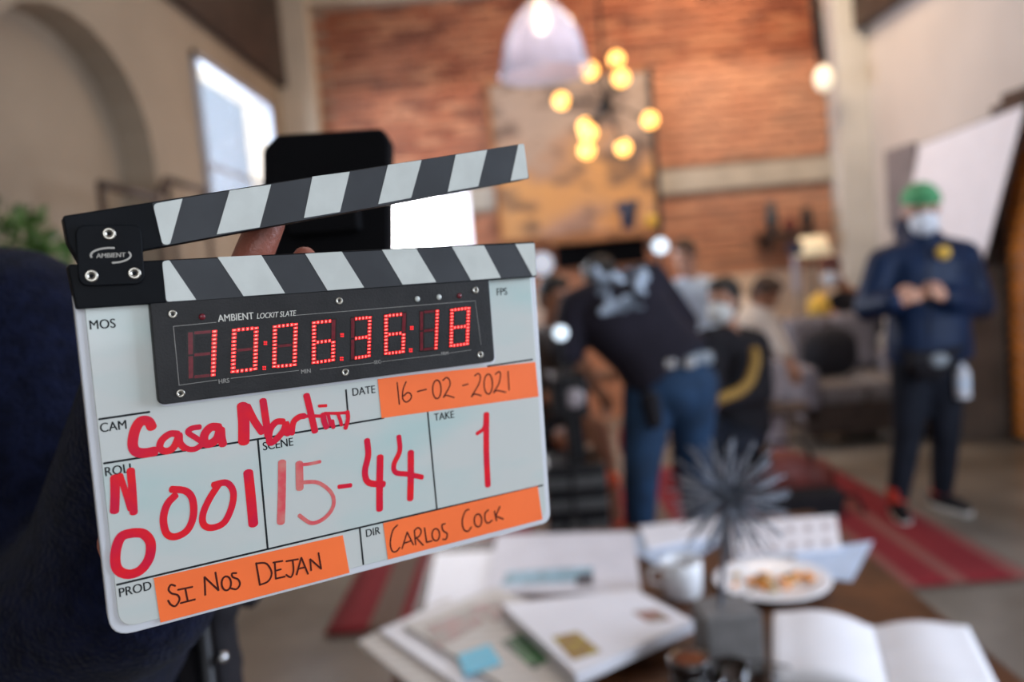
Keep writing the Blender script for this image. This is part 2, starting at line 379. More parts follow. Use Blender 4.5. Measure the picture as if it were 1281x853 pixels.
mat('ink_black', (.010, .013, .015), .6, spec=.2)
mat('ink_grey', (.42, .40, .36), .6)
mat('marker_red', (.60, .008, .045), .4, spec=.25, var=.0, scale=60, col2=(.75, .012, .02))
mat('marker_thin', (.66, .07, .09), .4, var=.0, scale=130, col2=(.62, .2, .17))
mat('tape_orange', (.98, .17, .035), .5, var=.05, scale=25)
mat('pen_ink', (.06, .010, .006), .6, spec=.2)
mat('screw_steel', (.42, .40, .35), .3, metal=1)
def rounded(poly, rads, n=6):
    out = []; k = len(poly)
    rads = rads if isinstance(rads, (list, tuple)) else [rads]*k
    for i in range(k):
        p, a, c = V(poly[i]).to_2d() if len(poly[i]) > 2 else V((*poly[i],)), V((*poly[i-1],)), V((*poly[(i+1) % k],))
        r = rads[i]
        if r <= 0: out.append(tuple(p)); continue
        d1 = (a-p).normalized(); d2 = (c-p).normalized()
        p1 = p+d1*r; p2 = p+d2*r
        for j in range(n+1):
            t = j/n; q = p1*(1-t)**2 + p*2*t*(1-t) + p2*t*t; out.append((q.x, q.y))
    return out
def sprism(poly, z0, z1): return B().prism(poly, z0, z1, F)
# body
xl, xr = -.01170+.0, .25830
def U(*pts, h=0): return [S(x, y, h) for x, y in pts]
body = [(-.0117, .093), (.2583, .093), (.2583, -.0888+.0), (-.0117, -.0888)]
fr = sprism(rounded(body, [.002, .002, .0075, .011]), -.010, -.0012).build('frame', 'slate_edge', slate, bevel=.0008)
il = U((104.5, 395), (142, 775)); 
inner = [(-.0072, .082), (.2540, .082), (.2540, -.0845), (-.0072, -.0845)]
sprism(rounded(inner, [.002, .002, .007, .009]), -.0030, 0).build('writing_panel', 'acrylic', slate, bevel=.0003)
# clapsticks
def stick(name, outline, rad, inlay, whites, z0, z1, white_r):
    st = sprism(rounded(outline, rad), z0, z1).build(name, 'bar_black', slate, bevel=.0012)
    sprism(rounded(inlay, .0006, 3), z1-.0005, z1+.00015).build('dark_inlay', 'stripe_grey', st)
    for i, wp in enumerate(whites):
        sprism(rounded(wp, white_r if i == 0 else ([.0003, .0012, .0012, .0003] if i == len(whites)-1 else .0003), 4), z1-.0003, z1+.00035).build('white_stripe', 'stripe_white', st)
    return st
h = .0055
c1 = crop(60, 160, 3.2794, h); c2 = crop(380, 160, 3.2813, h)
W1 = [(c1(468, 548), c1(497, 542), c1(608, 705), c1(485, 713)), (c1(695, 530), c1(875, 522), c1(972, 678), c1(802, 690)),
      (c2(5, 516), c2(155, 508), c2(247, 655), c2(97, 667)), (c2(320, 500), c2(460, 495), c2(543, 633), c2(405, 643)),
      (c2(607, 487), c2(738, 482), c2(808, 615), c2(685, 625)), (c2(867, 477), c2(946, 473), c2(953, 605), c2(938, 607))]
stick('lower_clapstick', U((84, 331), (668.5, 302), (671.5, 346.5), (95.5, 387), h=h), [.002, .001, .001, .001],
      [c1(470, 545), c2(948, 473), c2(955, 607), c1(485, 716)], W1, -.010, h, [.0016, .0008, .0003, .0016])
W2 = [(c1(430, 312), c1(552, 290), c1(500, 478), c1(470, 480)), (c1(745, 257), c1(915, 232), c1(868, 408), c1(692, 437)),
      (c2(35, 200), c2(188, 180), c2(148, 345), c2(0, 370)), (c2(345, 152), c2(483, 132), c2(440, 287), c2(305, 313)),
      (c2(623, 110), c2(752, 90), c2(715, 240), c2(590, 262)), (c2(880, 68), c2(903, 65), c2(921, 206), c2(848, 217))]
stick('upper_clapstick', U((78, 270), (654.5, 179.5), (662.5, 223), (187, 312), (100, 330), (84, 303), h=h), [.0015, .001, .001, 0, 0, .001],
      [c1(428, 308), c2(903, 65), c2(923, 208), c1(470, 484)], W2, -.009, h, [.0025, .0005, .0012, .0020])
# hinge plate
hp = h+.0024; c3 = crop(60, 240, 4.7375, hp)
plate = sprism(rounded([c3(160, 197), c3(552, 193), c3(577, 545), c3(185, 560)], .0052, 8), h-.001, hp).build('hinge_plate', 'bar_black', slate, bevel=.0005)
def ring_part(name, u, v, z, r, parent, m='screw_steel', hole=True):
    b = B(); n = 20
    prof = [(r, -.0008), (r, .0002), (r*.85, .0005), (r*.36, .0001), (r*.33, -.0006)] if hole else [(r, -.0008), (r*.95, .0003), (r*.5, .0006), (.00001, .0007)]
    b.lathe(prof, (0, 0, 0), n); 
    for q in b.bm.verts: q.co = F(q.co+V((u, v, z)))
    o = b.build(name, m, parent)
    if hole:
        b = B(); b.lathe([(r*.36, -.0002), (.00001, -.0002)], (0, 0, 0), 12)
        for q in b.bm.verts: q.co = F(q.co+V((u, v, z)))
        b.build('socket', 'slot', o)
    return o
for x, y in ((363, 248), (258, 498), (513, 482)):
    u, v = c3(x, y); ring_part('screw', u, v, hp, .0030, plate)
def stroke(b, pts, wid, z, jag=0, smooth=6):
    """flat pen stroke through the points, raised to height z"""
    P = [V((*p,)) for p in pts]
    if len(P) > 2 and smooth:
        Q = []
        for i in range(len(P)-1):
            p0, p1, p2, p3 = P[max(i-1, 0)], P[i], P[i+1], P[min(i+2, len(P)-1)]
            for j in range(smooth):
                t = j/smooth
                Q.append(.5*((2*p1)+(p2-p0)*t+(2*p0-5*p1+4*p2-p3)*t*t+(3*p1-p0-3*p2+p3)*t**3))
        P = Q+[P[-1]]
    L_, R_ = [], []
    n = len(P)
    for i, p in enumerate(P):
        d = (P[min(i+1, n-1)]-P[max(i-1, 0)]); d = d.normalized() if d.length > 0 else V((1, 0))
        nn = V((-d.y, d.x)); ww = wid/2*(1+jag*math.sin(i*1.7))
        L_.append(p+nn*ww); R_.append(p-nn*ww)
    def capend(p, d, s_):
        nn = V((-d.y, d.x)); return [p+(nn*math.cos(a)*s_+d*math.sin(a)*.6)*wid/2 for a in [math.pi*k/6 for k in range(1, 6)]]
    d0 = (P[0]-P[1]).normalized(); d1 = (P[-1]-P[-2]).normalized()
    for i in range(n-1):
        b._add([F((q.x, q.y, z+(i+e_)*1.2e-6)) for q, e_ in ((L_[i], 0), (L_[i+1], 1), (R_[i+1], 1), (R_[i], 0))], [(0, 1, 2, 3)])
    for p, d in ((P[0], d0), (P[-1], d1)):
        nn = V((-d.y, d.x)); arc = [p+(nn*math.cos(a)+d*math.sin(a)*.7)*wid/2 for a in [math.pi*k/6 for k in range(7)]]
        b._add([F((q.x, q.y, z)) for q in arc], [tuple(range(7))])
def fill_normals(o):
    return o
def writing(name, cf, strokes, m, parent, z, sc):
    b = B()
    for k, s_ in enumerate(strokes):
        pts, wd = s_[0], s_[1]
        stroke(b, [cf(*p) for p in pts], wd*sc, z+k*.000012)
    # keep the strokes facing the reader
    o = b.build(name, m, parent); return o
def each(name, cf, strokes, *k):
    for s_ in strokes: writing(name, cf, [s_], *k)
PXM = 1/2330.   # metres on the board per photo pixel near its middle
# logo on the hinge plate
def ell(cx, cy, rx, ry, a0, a1, n=14): return [(cx+rx*math.cos(R(a0+(a1-a0)*i/n)), cy-ry*math.sin(R(a0+(a1-a0)*i/n))) for i in range(n+1)]
each('logo_arc', c3, [(ell(372, 376, 118, 44, 80, 195), 9), (ell(372, 376, 118, 44, -85, 25), 9)], 'ink_grey', plate, hp+.0001, 1/4.7375*PXM)
def text(s_, u, v, hgt, z, m, parent, name='lettering', shear=0, rot=0, wide=1., bold=0.):
    cu = bpy.data.curves.new(name, 'FONT'); cu.body = s_; cu.size = 1; cu.extrude = 0; cu.shear = shear; cu.offset = 0
    t = bpy.data.objects.new(name, cu); COL.objects.link(t); dg = bpy.context.evaluated_depsgraph_get(); dg.update()
    me = bpy.data.meshes.new_from_object(t.evaluated_get(dg)); bpy.data.objects.remove(t); bpy.data.curves.remove(cu)
    k = hgt/.70; bm = bmesh.new(); bm.from_mesh(me)
    for i in (1, 2) if bold else ():
        n0 = len(bm.verts); bm.from_mesh(me); bm.verts.ensure_lookup_table()
        for v_ in bm.verts[n0:]: v_.co += V((bold*i, 0, i*2e-5))
    bpy.data.meshes.remove(me)
    M_ = Matrix.Translation(V((u, v, z))) @ Matrix.Rotation(rot, 4, 'Z') @ Matrix.Diagonal((k*wide, k, 1, 1))
    bmesh.ops.transform(bm, matrix=SM @ M_, verts=bm.verts)
    b = B(); b.bm.free(); b.bm = bm; return b.build(name, m, parent)
u, v = c3(286, 392); text('AMBIENT', u, v, .0022, hp+.0001, 'ink_grey', plate, wide=.98, shear=.1, bold=.02)
# display
hd = .0052
c4 = crop(180, 350, 5.0167, hd); c5 = crop(400, 350, 5.0167, hd)
lip = sprism(rounded([S(185, 372, .001), S(606, 335, .001), S(620.5, 455, .001), S(199.5, 509.5, .001)], [.001, .001, .004, .004]), -.001, .0009).build('display_bezel', 'slate_edge', slate)
disp = sprism(rounded([S(187, 378, hd), S(611, 340, hd), S(619.5, 452, hd), S(198.5, 507, hd)], [.001, .001, .0035, .0035]), -.002, hd).build('display_housing', 'display_case', slate, bevel=.0006)
for c_, x, y in ((c4, 180, 215), (c4, 230, 713), (c5, 122, 132), (c5, 977, 65), (c5, 1008, 470), (c5, 160, 580)):
    u, v = c_(x, y); ring_part('screw', u, v, hd, .00215, disp)
for c_, x, y, m in ((c4, 365, 232, 'led_dim'), (c5, 612, 120, 'stripe_white'), (c5, 748, 108, 'stripe_white'), (c5, 876, 100, 'led_dim')):
    u, v = c_(x, y); ring_part('indicator', u, v, hd, .0017, disp, m, hole=False)
mat('ink_light', (.30, .29, .27), .6); mat('ink_bright', (.62, .61, .56), .6)
each('printed_line', c4, [([(455, 266), (185, 292)], 3), ([(185, 292), (221, 661)], 3), ([(221, 661), (460, 628)], 3), ([(545, 618), (972, 568)], 3), ([(922, 225), (2078, 131)], 3)], 'ink_light', disp, hd+.0001, 1/5.0167*PXM)
each('printed_line', c5, [([(975, 131), (1012, 405)], 2.5), ([(0, 562), (340, 520)], 2.5), ([(380, 515), (760, 468)], 2.5), ([(810, 460), (950, 440)], 2.5)], 'ink_light', disp, hd+.0001, 1/5.0167*PXM)
for s_, c_, x, y, hh, m, sh in (('AMBIENT', c4, 465, 264, .0037, 'ink_bright', 0), ('LOCKIT SLATE', c4, 706, 245, .0030, 'ink_bright', .25), ('HRS', c4, 467, 652, .0024, 'ink_light', 0), ('MIN', c4, 985, 590, .0024, 'ink_light', 0), ('SEC', c5, 340, 528, .0020, 'ink_light', 0), ('FRM', c5, 762, 474, .0020, 'ink_light', 0)):
    u, v = c_(x, y); t = text(s_, u, v, hh, hd+.00012, m, disp, wide=(.84 if s_ == 'AMBIENT' else .93) if sh == 0 else .76, shear=sh, bold=.018)
SEG = {'0': 'abcdef', '1': 'bc', '3': 'abcdg', '6': 'acdefg', '8': 'abcdefg'}
def bil(q, s_, t):
    a, b_, c_, d = [V((*k,)) for k in q]; return (a*(1-s_)+b_*s_)*(1-t)+(d*(1-s_)+c_*s_)*t
def digit(q, ch):
    slots, dots, core, dim = B(), B(), B(), B()
    def rect(bb, s0, s1, t0, t1, z0, z1): bb.prism([tuple(bil(q, *k)) for k in ((s0, t0), (s1, t0), (s1, t1), (s0, t1))], z0, z1, F)
    def dot(s_, t, vert, lit):
        dx, dy = (.085, .026) if vert else (.052, .036)
        if lit:
            rect(dots, s_-dx, s_+dx, t-dy, t+dy, hd, hd+.0003); rect(core, s_-dx*.55, s_+dx*.5, t-dy*.5, t+dy*.5, hd+.0003, hd+.00035)
    rect(slots, -.04, 1.04, -.012, 1.012, hd-.0002, hd+.00006)
    segs = SEG[ch]; n = 12
    for sid, xx, t0, t1 in (('f', .09, 0, .5), ('e', .09, .5, 1), ('b', .91, 0, .5), ('c', .91, .5, 1)):
        if sid in segs:
            for k in range(6): dot(xx, t0+(k+.5)/6*.5, True, True)
        else: rect(dim, xx-.08, xx+.08, t0+.02, t1-.02, hd, hd+.00012)
    for sid, t in (('a', .04), ('g', .5), ('d', .96)):
        if sid in segs:
            for k in range(4): dot(.09+.82*(k+1)/5, t, False, True)
        else: rect(dim, .22, .78, t-.03, t+.03, hd, hd+.00016)
    slots.mi = 1; rect(slots, .24, .78, .085, .45, hd, hd+.0001); rect(slots, .24, .78, .55, .915, hd, hd+.0001)
    o = slots.build('digit', ['slot', 'display_case'], disp)
    # window panes between the segments show the case again, so give the slot object two looks
    if dots.bm.verts: dots.build('lit_segments', 'led_lit', disp); 
    else: dots.bm.free()
    core.build('led_die', 'led_core', disp); dim.build('unlit_segments', 'led_dim', disp)
D4q = lambda *k: [c4(*p) for p in k]; D5q = lambda *k: [c5(*p) for p in k]
digit(D4q((275, 325), (460, 310), (449, 607), (280, 625)), '1')
digit(D4q((552, 305), (720, 290), (712, 568), (543, 590)), '0')
digit(D4q((808, 284), (967, 266), (958, 543), (803, 556)), '0')
digit(D5q((-50, 259), (100, 244), (95, 512), (-52, 532)), '6')
digit(D5q((195, 236), (325, 224), (318, 486), (195, 505)), '3')
digit(D5q((403, 217), (543, 203), (533, 460), (403, 474)), '6')
digit(D5q((628, 195), (748, 184), (738, 438), (628, 450)), '1')
digit(D5q((818, 181), (945, 166), (935, 410), (812, 425)), '8')
for c_, pts in ((c4, ((762, 397), (755, 553))), (c5, ((140, 347), (137, 495))), (c5, ((577, 302), (570, 442)))):
    b = B()
    for x, y in pts: 
        for dx, dy in ((-6, -7), (6, -7), (-6, 7), (6, 7)):
            b.prism([c_(x+dx+5*math.cos(a), y+dy+5*math.sin(a)) for a in [R(45*k) for k in range(8)]], hd, hd+.0003, F)
    b.build('colon', 'led_lit', disp)
# printed form lines and words on the panel
zt = .00006
cA = crop(100, 480, 5.3375); cB = crop(260, 470, 5.3375); cD = crop(460, 440, 5.3375); cE = crop(200, 660, 5.124); cF = crop(430, 600, 4.744); cG = crop(90, 480, 2.6667); cH = crop(330, 440, 2.665)
P1 = lambda x, y: S(x, y)
def line(a, b_, w=2.5): return ([a, b_], w)
each('form_line', P1, [line((124, 524.4), (187, 515.2)), line((130, 579.6), (329, 548.2)), line((329, 548.2), (480, 522.8)), line((322.5, 549.4), (334.9, 686.5)), line((534.9, 514.5), (546.5, 637)),
    line((146.2, 731.4), (335, 686.8)), line((335, 686.8), (546.5, 637.2)), line((546.5, 637.2), (679, 606.8)), line((432.8, 487.8), (436.3, 530)), line((450, 661), (454.5, 706)), line((610, 458), (666, 449.6))], 'ink_black', slate, zt, PXM)
for s_, x, y, hh in (('MOS', 111.3, 412.4, .0046), ('CAM', 124.7, 541, .0046), ('ROLL', 130.5, 596, .0046), ('SCENE', 328.6, 563.6, .0046), ('DATE', 440.2, 495.4, .0046), ('TAKE', 543, 526.6, .0046), ('FPS', 620.8, 369.6, .0046), ('PROD', 148.2, 747.2, .0046), ('DIR', 457.2, 672, .0046)):
    u, v = S(x, y); text(s_, u, v, hh, zt, 'ink_black', slate, 'form_word', wide=.88, bold=.019)
# red marker writing
zm = .00012
k5 = 1/5.3375*PXM; k2 = 1/2.666*PXM
writing('marker_word', cA, [([(480, 290), (455, 250), (405, 252), (368, 310), (352, 400), (372, 450), (430, 462), (500, 450)], 62),
    ([(655, 335), (600, 335), (545, 380), (535, 430), (575, 450), (620, 430), (648, 380), (662, 340), (668, 395), (700, 430)], 44),
    ([(800, 288), (745, 298), (722, 325), (775, 362), (815, 395), (780, 430), (735, 438), (690, 420)], 36),
    ([(930, 290), (875, 290), (832, 340), (835, 395), (872, 398), (915, 365), (938, 300), (945, 360), (955, 405)], 54)], 'marker_red', slate, zm, k5)
writing('marker_word', cB, [([(232, 200), (240, 320), (240, 440)], 76), ([(262, 205), (310, 300), (362, 375)], 52), ([(368, 165), (385, 280), (402, 400)], 50),
    ([(505, 305), (455, 310), (415, 365), (412, 445), (455, 425), (505, 365), (522, 315), (532, 390)], 44), ([(560, 385), (572, 310), (610, 275), (645, 268)], 42),
    ([(658, 130), (685, 240), (715, 370)], 48), ([(600, 278), (680, 268), (770, 270)], 24), ([(742, 202), (790, 199)], 22),
    ([(770, 258), (775, 300), (792, 345)], 42), ([(780, 250), (860, 250), (940, 245)], 22), ([(830, 300), (838, 345)], 30), ([(868, 255), (885, 300), (892, 330)], 26), ([(932, 240), (935, 290), (918, 350)], 32), ([(800, 250), (820, 330)], 26)], 'marker_red', slate, zm, k5)
writing('marker_letter', cG, [([(143, 312), (144, 370), (142, 425)], 27), ([(160, 305), (178, 360), (196, 418)], 19), ([(196, 288), (202, 360), (206, 430)], 24)], 'marker_red', slate, zm, k2)
writing('marker_letter', cG, [([(205, 497), (165, 510), (146, 560), (150, 615), (185, 635), (228, 622), (258, 580), (262, 530), (238, 500), (200, 497)], 30)], 'marker_red', slate, zm, k2)
writing('marker_letter', cG, [([(345, 372), (318, 402), (305, 450), (315, 498), (345, 510), (385, 488), (405, 440), (402, 385), (378, 357), (332, 352)], 23)], 'marker_red', slate, zm, k2)
writing('marker_letter', cG, [([(490, 335), (458, 385), (437, 435), (440, 470), (468, 480), (508, 462), (533, 410), (538, 360), (515, 330), (472, 338)], 22)], 'marker_red', slate, zm, k2)
writing('marker_letter', cG, [([(588, 296), (597, 380), (605, 468)], 33)], 'marker_red', slate, zm, k2)
writing('marker_letter', cH, [([(61, 368), (60, 470), (57, 568)], 28)], 'marker_thin', slate, zm, k2)
writing('marker_letter', cH, [([(188, 366), (150, 374), (116, 377)], 12), ([(118, 372), (119, 410), (120, 455)], 27), ([(122, 436), (180, 436), (225, 470), (232, 512), (205, 552), (160, 571), (118, 545)], 14)], 'marker_thin', slate, zm, k2)
writing('marker_letter', cH, [([(250, 450), (290, 445)], 16)], 'marker_red', slate, zm, k2)
writing('marker_letter', cH, [([(344, 295), (348, 345), (337, 400), (350, 436), (400, 441)], 24), ([(388, 350), (386, 440), (386, 525)], 27)], 'marker_red', slate, zm, k2)
writing('marker_letter', cH, [([(450, 282), (453, 330), (434, 375), (440, 402), (480, 408), (528, 418)], 20), ([(490, 335), (490, 410), (488, 490)], 27)], 'marker_red', slate, zm, k2)
writing('marker_letter', cH, [([(742, 208), (742, 330), (747, 445)], 27), ([(738, 222), (733, 255), (710, 273)], 15)], 'marker_red', slate, zm, k2)
# orange tapes with pen writing
def tape(q, cf, strokes, kk, label):
    o = sprism(q, .00002, .00030).build('paper_tape', 'tape_orange', slate, label=label)
    writing('pen_writing', cf, [(s_, 10.5) for s_ in strokes], 'pen_ink', o, .00033, kk)
O_ = lambda cx, cy, rx, ry: [(cx+rx*math.cos(R(a)), cy-ry*math.sin(R(a))) for a in range(100, 461, 30)]
tape([cD(65, 178), cD(1118, 68), cD(1140, 298), cD(92, 443)], cD, [[(195, 205), (210, 350)], [(255, 200), (235, 250), (232, 310), (255, 335), (285, 315), (288, 285), (265, 272), (238, 295)], [(330, 265), (390, 250)],
    O_(460, 250, 28, 62), [(500, 190), (525, 172), (545, 190), (545, 230), (505, 302), (522, 290), (575, 305)], [(632, 225), (668, 215)], [(712, 160), (735, 145), (750, 165), (740, 215), (692, 298), (712, 282), (755, 292)],
    O_(803, 215, 28, 67), [(850, 150), (875, 132), (885, 155), (872, 215), (838, 272), (860, 258), (920, 270)], [(935, 130), (942, 255)]], k5, 'orange tape with the date')
tape([S(192.2, 722.9), cE(1172, 48), cE(1215, 288), S(200.6, 778.6)], cE, [[(98, 372), (70, 365), (55, 395), (75, 420), (112, 430), (125, 460), (100, 500), (70, 492), (52, 465)], [(115, 397), (208, 378)], [(162, 388), (178, 470)], [(132, 482), (225, 458)],
    [(290, 430), (288, 372), (285, 315)], [(285, 315), (375, 400)], [(375, 400), (355, 285)], O_(425, 355, 30, 45), [(490, 290), (462, 292), (466, 315), (500, 330), (512, 362), (490, 392), (455, 387)],
    [(616, 225), (640, 365)], [(618, 228), (680, 228), (715, 285), (695, 340), (640, 365)], [(735, 222), (742, 325)], [(742, 325), (800, 312)], [(725, 222), (785, 212)], [(738, 275), (775, 265)], [(808, 214), (885, 200)], [(850, 207), (855, 275), (838, 315), (808, 300)],
    [(875, 300), (905, 190)], [(905, 190), (948, 295)], [(885, 262), (928, 252)], [(968, 272), (962, 200)], [(962, 200), (1032, 262)], [(1032, 262), (1015, 160)]], 1/5.124*PXM*1.15, 'orange tape with the production title')
tape([cF(233, 258), cF(1150, 38), cF(1178, 235), cF(262, 473)], cF, [[(318, 268), (290, 300), (275, 370), (285, 420), (310, 425), (332, 400)], [(345, 408), (375, 310)], [(375, 310), (412, 385)], [(355, 377), (398, 362)],
    [(425, 385), (418, 300)], [(418, 300), (440, 284), (458, 303), (447, 333), (425, 345)], [(430, 345), (470, 388)], [(478, 285), (490, 370)], [(490, 370), (522, 362)], O_(545, 325, 22, 36), [(600, 260), (582, 268), (588, 300), (612, 320), (606, 350), (586, 353)],
    [(742, 175), (720, 187), (702, 240), (710, 292), (735, 305), (755, 280)], O_(795, 240, 22, 38), [(856, 178), (837, 200), (838, 240), (855, 256), (878, 240)], [(892, 185), (905, 242)], [(925, 158), (900, 215)], [(900, 215), (945, 232)]], 1/4.744*PXM, 'orange tape with the name of the director')
# ------------------------------------------------------------------ people
mat('skin_light', (.56, .30, .21), .5, var=.08, scale=14, sss=.1)
mat('skin_tan', (.42, .20, .12), .5, var=.08, scale=14, sss=.1)
mat('skin_hand', (.33, .11, .075), .42, var=.12, scale=60, bump=.12, bscale=500, sss=.12)
mat('nail', (.62, .42, .40), .25)
mat('hair_black', (.012, .010, .009), .6, var=.3, scale=60, bump=.4, bscale=200)
mat('hair_brown', (.06, .03, .018), .6, var=.3, scale=60, bump=.4, bscale=200)
mat('eye_dark', (.02, .012, .01), .15)
mat('mask_white', (.72, .76, .84), .75, var=.03, scale=20)
mat('mask_grey', (.62, .62, .60), .75, var=.03, scale=20)
mat('navy_fleece', (.0038, .0055, .018), .95, var=.35, scale=70, bump=.5, bscale=260, sheen=.04, spec=.1)
mat('navy_nylon', (.003, .016, .055), .5, spec=.3, var=.25, scale=7, bump=.35, bscale=12)
mat('black_cotton', (.012, .011, .014), .85, var=.2, scale=10, bump=.2, bscale=20, spec=.25)
mat('black_tee', (.014, .012, .020), .85, var=.2, scale=8, bump=.25, bscale=14, spec=.25)
mat('denim', (.009, .034, .082), .85, var=.3, scale=9, bump=.3, bscale=20)
mat('dark_trousers', (.010, .013, .022), .8, var=.2, scale=10, bump=.2, bscale=20, spec=.25)
mat('brown_cloth', (.045, .030, .024), .85, var=.3, scale=10)
mat('shirt_blue', (.62, .74, .92), .7, var=.15, scale=7, bump=.2, bscale=14)
mat('shirt_cream', (.80, .70, .62), .75, var=.08, scale=7, bump=.2, bscale=14)
mat('white_print', (.62, .74, .90), .7, var=.0, scale=9, col2=(.10, .12, .15))
mat('gold_print', (.30, .17, .03), .6, var=.15, scale=20)
mat('yellow_print', (.80, .50, .08), .6, var=.1)
mat('cap_green', (.05, .28, .10), .7, var=.3, scale=20, col2=(.12, .42, .2))
mat('cap_maroon', (.10, .03, .035), .7, var=.2)
mat('shoe_red', (.55, .05, .03), .55, var=.2)
mat('sole_white', (.55, .53, .50), .6)
mat('belt_grey', (.22, .25, .28), .5, var=.3, scale=30)

def mix(a, b, t): return V(a)*(1-t)+V(b)*t
def hand(b, wr, d, n, side, curl=.5, sc=1., thumb=1):
    """palm, four fingers of different length and a thumb, all rooted in the palm"""
    d = V(d).normalized(); n = V(n); n = (n-d*n.dot(d)).normalized(); s_ = d.cross(n)*side
    M_ = Matrix((s_, n, d)).transposed(); wr = V(wr)
    b.sph(wr+d*.048*sc, (.040*sc, .016*sc, .052*sc), M_, 14, 8)
    b.cap(wr-d*.02*sc, wr+d*.03*sc, .026*sc, .026*sc, 10)
    for i, (off, ln) in enumerate(((-.030, .068), (-.010, .078), (.011, .074), (.030, .056))):
        p = wr+d*.085*sc+s_*off*sc; a = .15; dirv = d
        r = .0092*sc
        b.cap(wr+d*.05*sc+s_*off*.8*sc, p, .011*sc, r*1.08, 8)
        for k, fr_ in enumerate((.45, .32, .23)):
            a += curl*(.9 if k == 0 else 1.0); dirv = (d*math.cos(a)+n*math.sin(a))
            q = p+dirv*ln*fr_*sc; b.cap(p, q, r, r*.92, 8); p = q; r *= .92
    p = wr+d*.025*sc-s_*.030*sc
    q = p+(d*.7-s_*.7+n*.25).normalized()*.035*sc; t = q+(d*.9-s_*.1+n*.6).normalized()*.030*sc; e = t+(d*.8+s_*.3+n*.6).normalized()*.024*sc
    b.chain([p, q, t, e], [.014*sc, .0115*sc, .010*sc, .009*sc], 8)

def human(label, J, group=None, face=(0, -1, 0), up=(0, 0, 1), skin='skin_tan', vox=.012, front=None, curl=.6, hands=True, feet=True, w=1., hd=1., name='person'):
    """one continuous body through the joints in J; returns root and the frame data for the clothes"""
    hip, ch, hdp = V(J['hip']), V(J['chest']), V(J['head'])
    root = thing(name, label, 'person', (hip.x, hip.y, 0), group)
    b = B()
    xd = (V(J['shL'])-V(J['shR'])).normalized(); hx = (V(J['hiL'])-V(J['hiR'])).normalized()
    rings = []
    sp = (ch-hip)
    for t, rx, ry in ((-.22, .10, .08), (-.08, .155, .105), (.12, .160, .112), (.4, .135, .095), (.7, .160, .112), (.92, .165, .108), (1.04, .12, .08), (1.12, .06, .055)):
        rings.append((hip+sp*t, rx*w, ry*w, hx.lerp(xd, max(0, min(1, t))), sp))
    b.loft(rings)
    neck = ch+(hdp-ch)*.45
    b.chain([ch, neck, mix(neck, hdp, .75)], [.065, .054, .052])
    f = V(face).normalized(); u = V(up); u = (u-f*u.dot(f)).normalized(); s_ = u.cross(f)
    HM = Matrix((s_, f, u)).transposed()
    hl = lambda x, y, z: hdp + HM @ (V((x, y, z))*hd)
    b.sph(hl(0, -.006, .02), (.074*hd, .092*hd, .098*hd), HM, 20, 14)
    b.sph(hl(0, .028, -.050), (.052*hd, .055*hd, .062*hd), HM, 16, 10)      # jaw
    b.sph(hl(0, .052, -.088), (.024*hd, .020*hd, .018*hd), HM, 10, 8)       # chin
    b.cap(hl(0, .078, .012), hl(0, .098, -.025), .009*hd, .015*hd, 8)       # nose
    b.sph(hl(0, .076, -.058), (.024*hd, .012*hd, .012*hd), HM, 10, 8)       # lips
    for e in (-1, 1):
        b.sph(hl(e*.076, -.005, -.005), (.010*hd, .020*hd, .030*hd), HM, 8, 8)   # ears
        b.sph(hl(e*.030, .066, .030), (.022*hd, .012*hd, .008*hd), HM, 8, 6)     # brow
    for S_ in 'LR':
        sh, el, wr = V(J['sh'+S_]), V(J['el'+S_]), V(J['wr'+S_])
        b.chain([mix(ch, sh, .35), sh, mix(sh, el, .45), el, mix(el, wr, .3), wr], [.075*w, .062*w, .052*w, .041*w, .041*w, .027*w])
        if hands:
            d = V(J.get('hd'+S_, wr+(wr-el)))-wr
            hand(b, wr, d, J.get('pn'+S_, V((0, 0, -1)) if abs(d.normalized().z) < .9 else V((0, 1, 0))), 1 if S_ == 'L' else -1, J.get('curl'+S_, curl), 1.08)
        hi, kn, an = V(J['hi'+S_]), V(J['kn'+S_]), V(J['an'+S_])
        b.chain([mix(hip, hi, .6), hi, mix(hi, kn, .4), kn, mix(kn, an, .3), an], [.10*w, .092*w, .08*w, .056*w, .056*w, .035*w])
        if feet:
            tf = V(J.get('toe'+S_, (0, -1, 0))); tf.z = 0; tf.normalize()
            b.chain([an, an+V((0, 0, -.045))+tf*.05, an+V((0, 0, -.055))+tf*.14], [.036, .034, .024])
            b.sph(an+V((0, 0, -.05))-tf*.03, (.032, .032, .032))
    body = b.build('body', skin, root, remesh=vox, smooth_it=4)
    for e in (-1, 1):
        o = B().sph(hl(e*.031, .0735, .018), .0125*hd, u=10, v=8).build('eye', 'eye_dark', root)
    return root, dict(HM=HM, hl=hl, hd=hd, rings=rings, J=J, w=w, root=root, neck=neck, hx=hx, xd=xd)
def hair(P, m='hair_black', long=0):
    hl, hd, HM = P['hl'], P['hd'], P['HM']; b = B()
    b.sph(hl(0, -.020, .034), (.084*hd, .094*hd, .096*hd), HM, 20, 12)
    b.sph(hl(0, .030, .090), (.062*hd, .055*hd, .035*hd), HM, 14, 8)
    b.sph(hl(0, -.055, -.02), (.070*hd, .050*hd, .07*hd), HM, 14, 8)
    if long: b.chain([hl(0, -.07, -.02), hl(0, -.09, -.12), hl(0, -.07, -.2)], [.07, .055, .03])
    return b.build('hair', m, P['root'], remesh=.010, smooth_it=2)
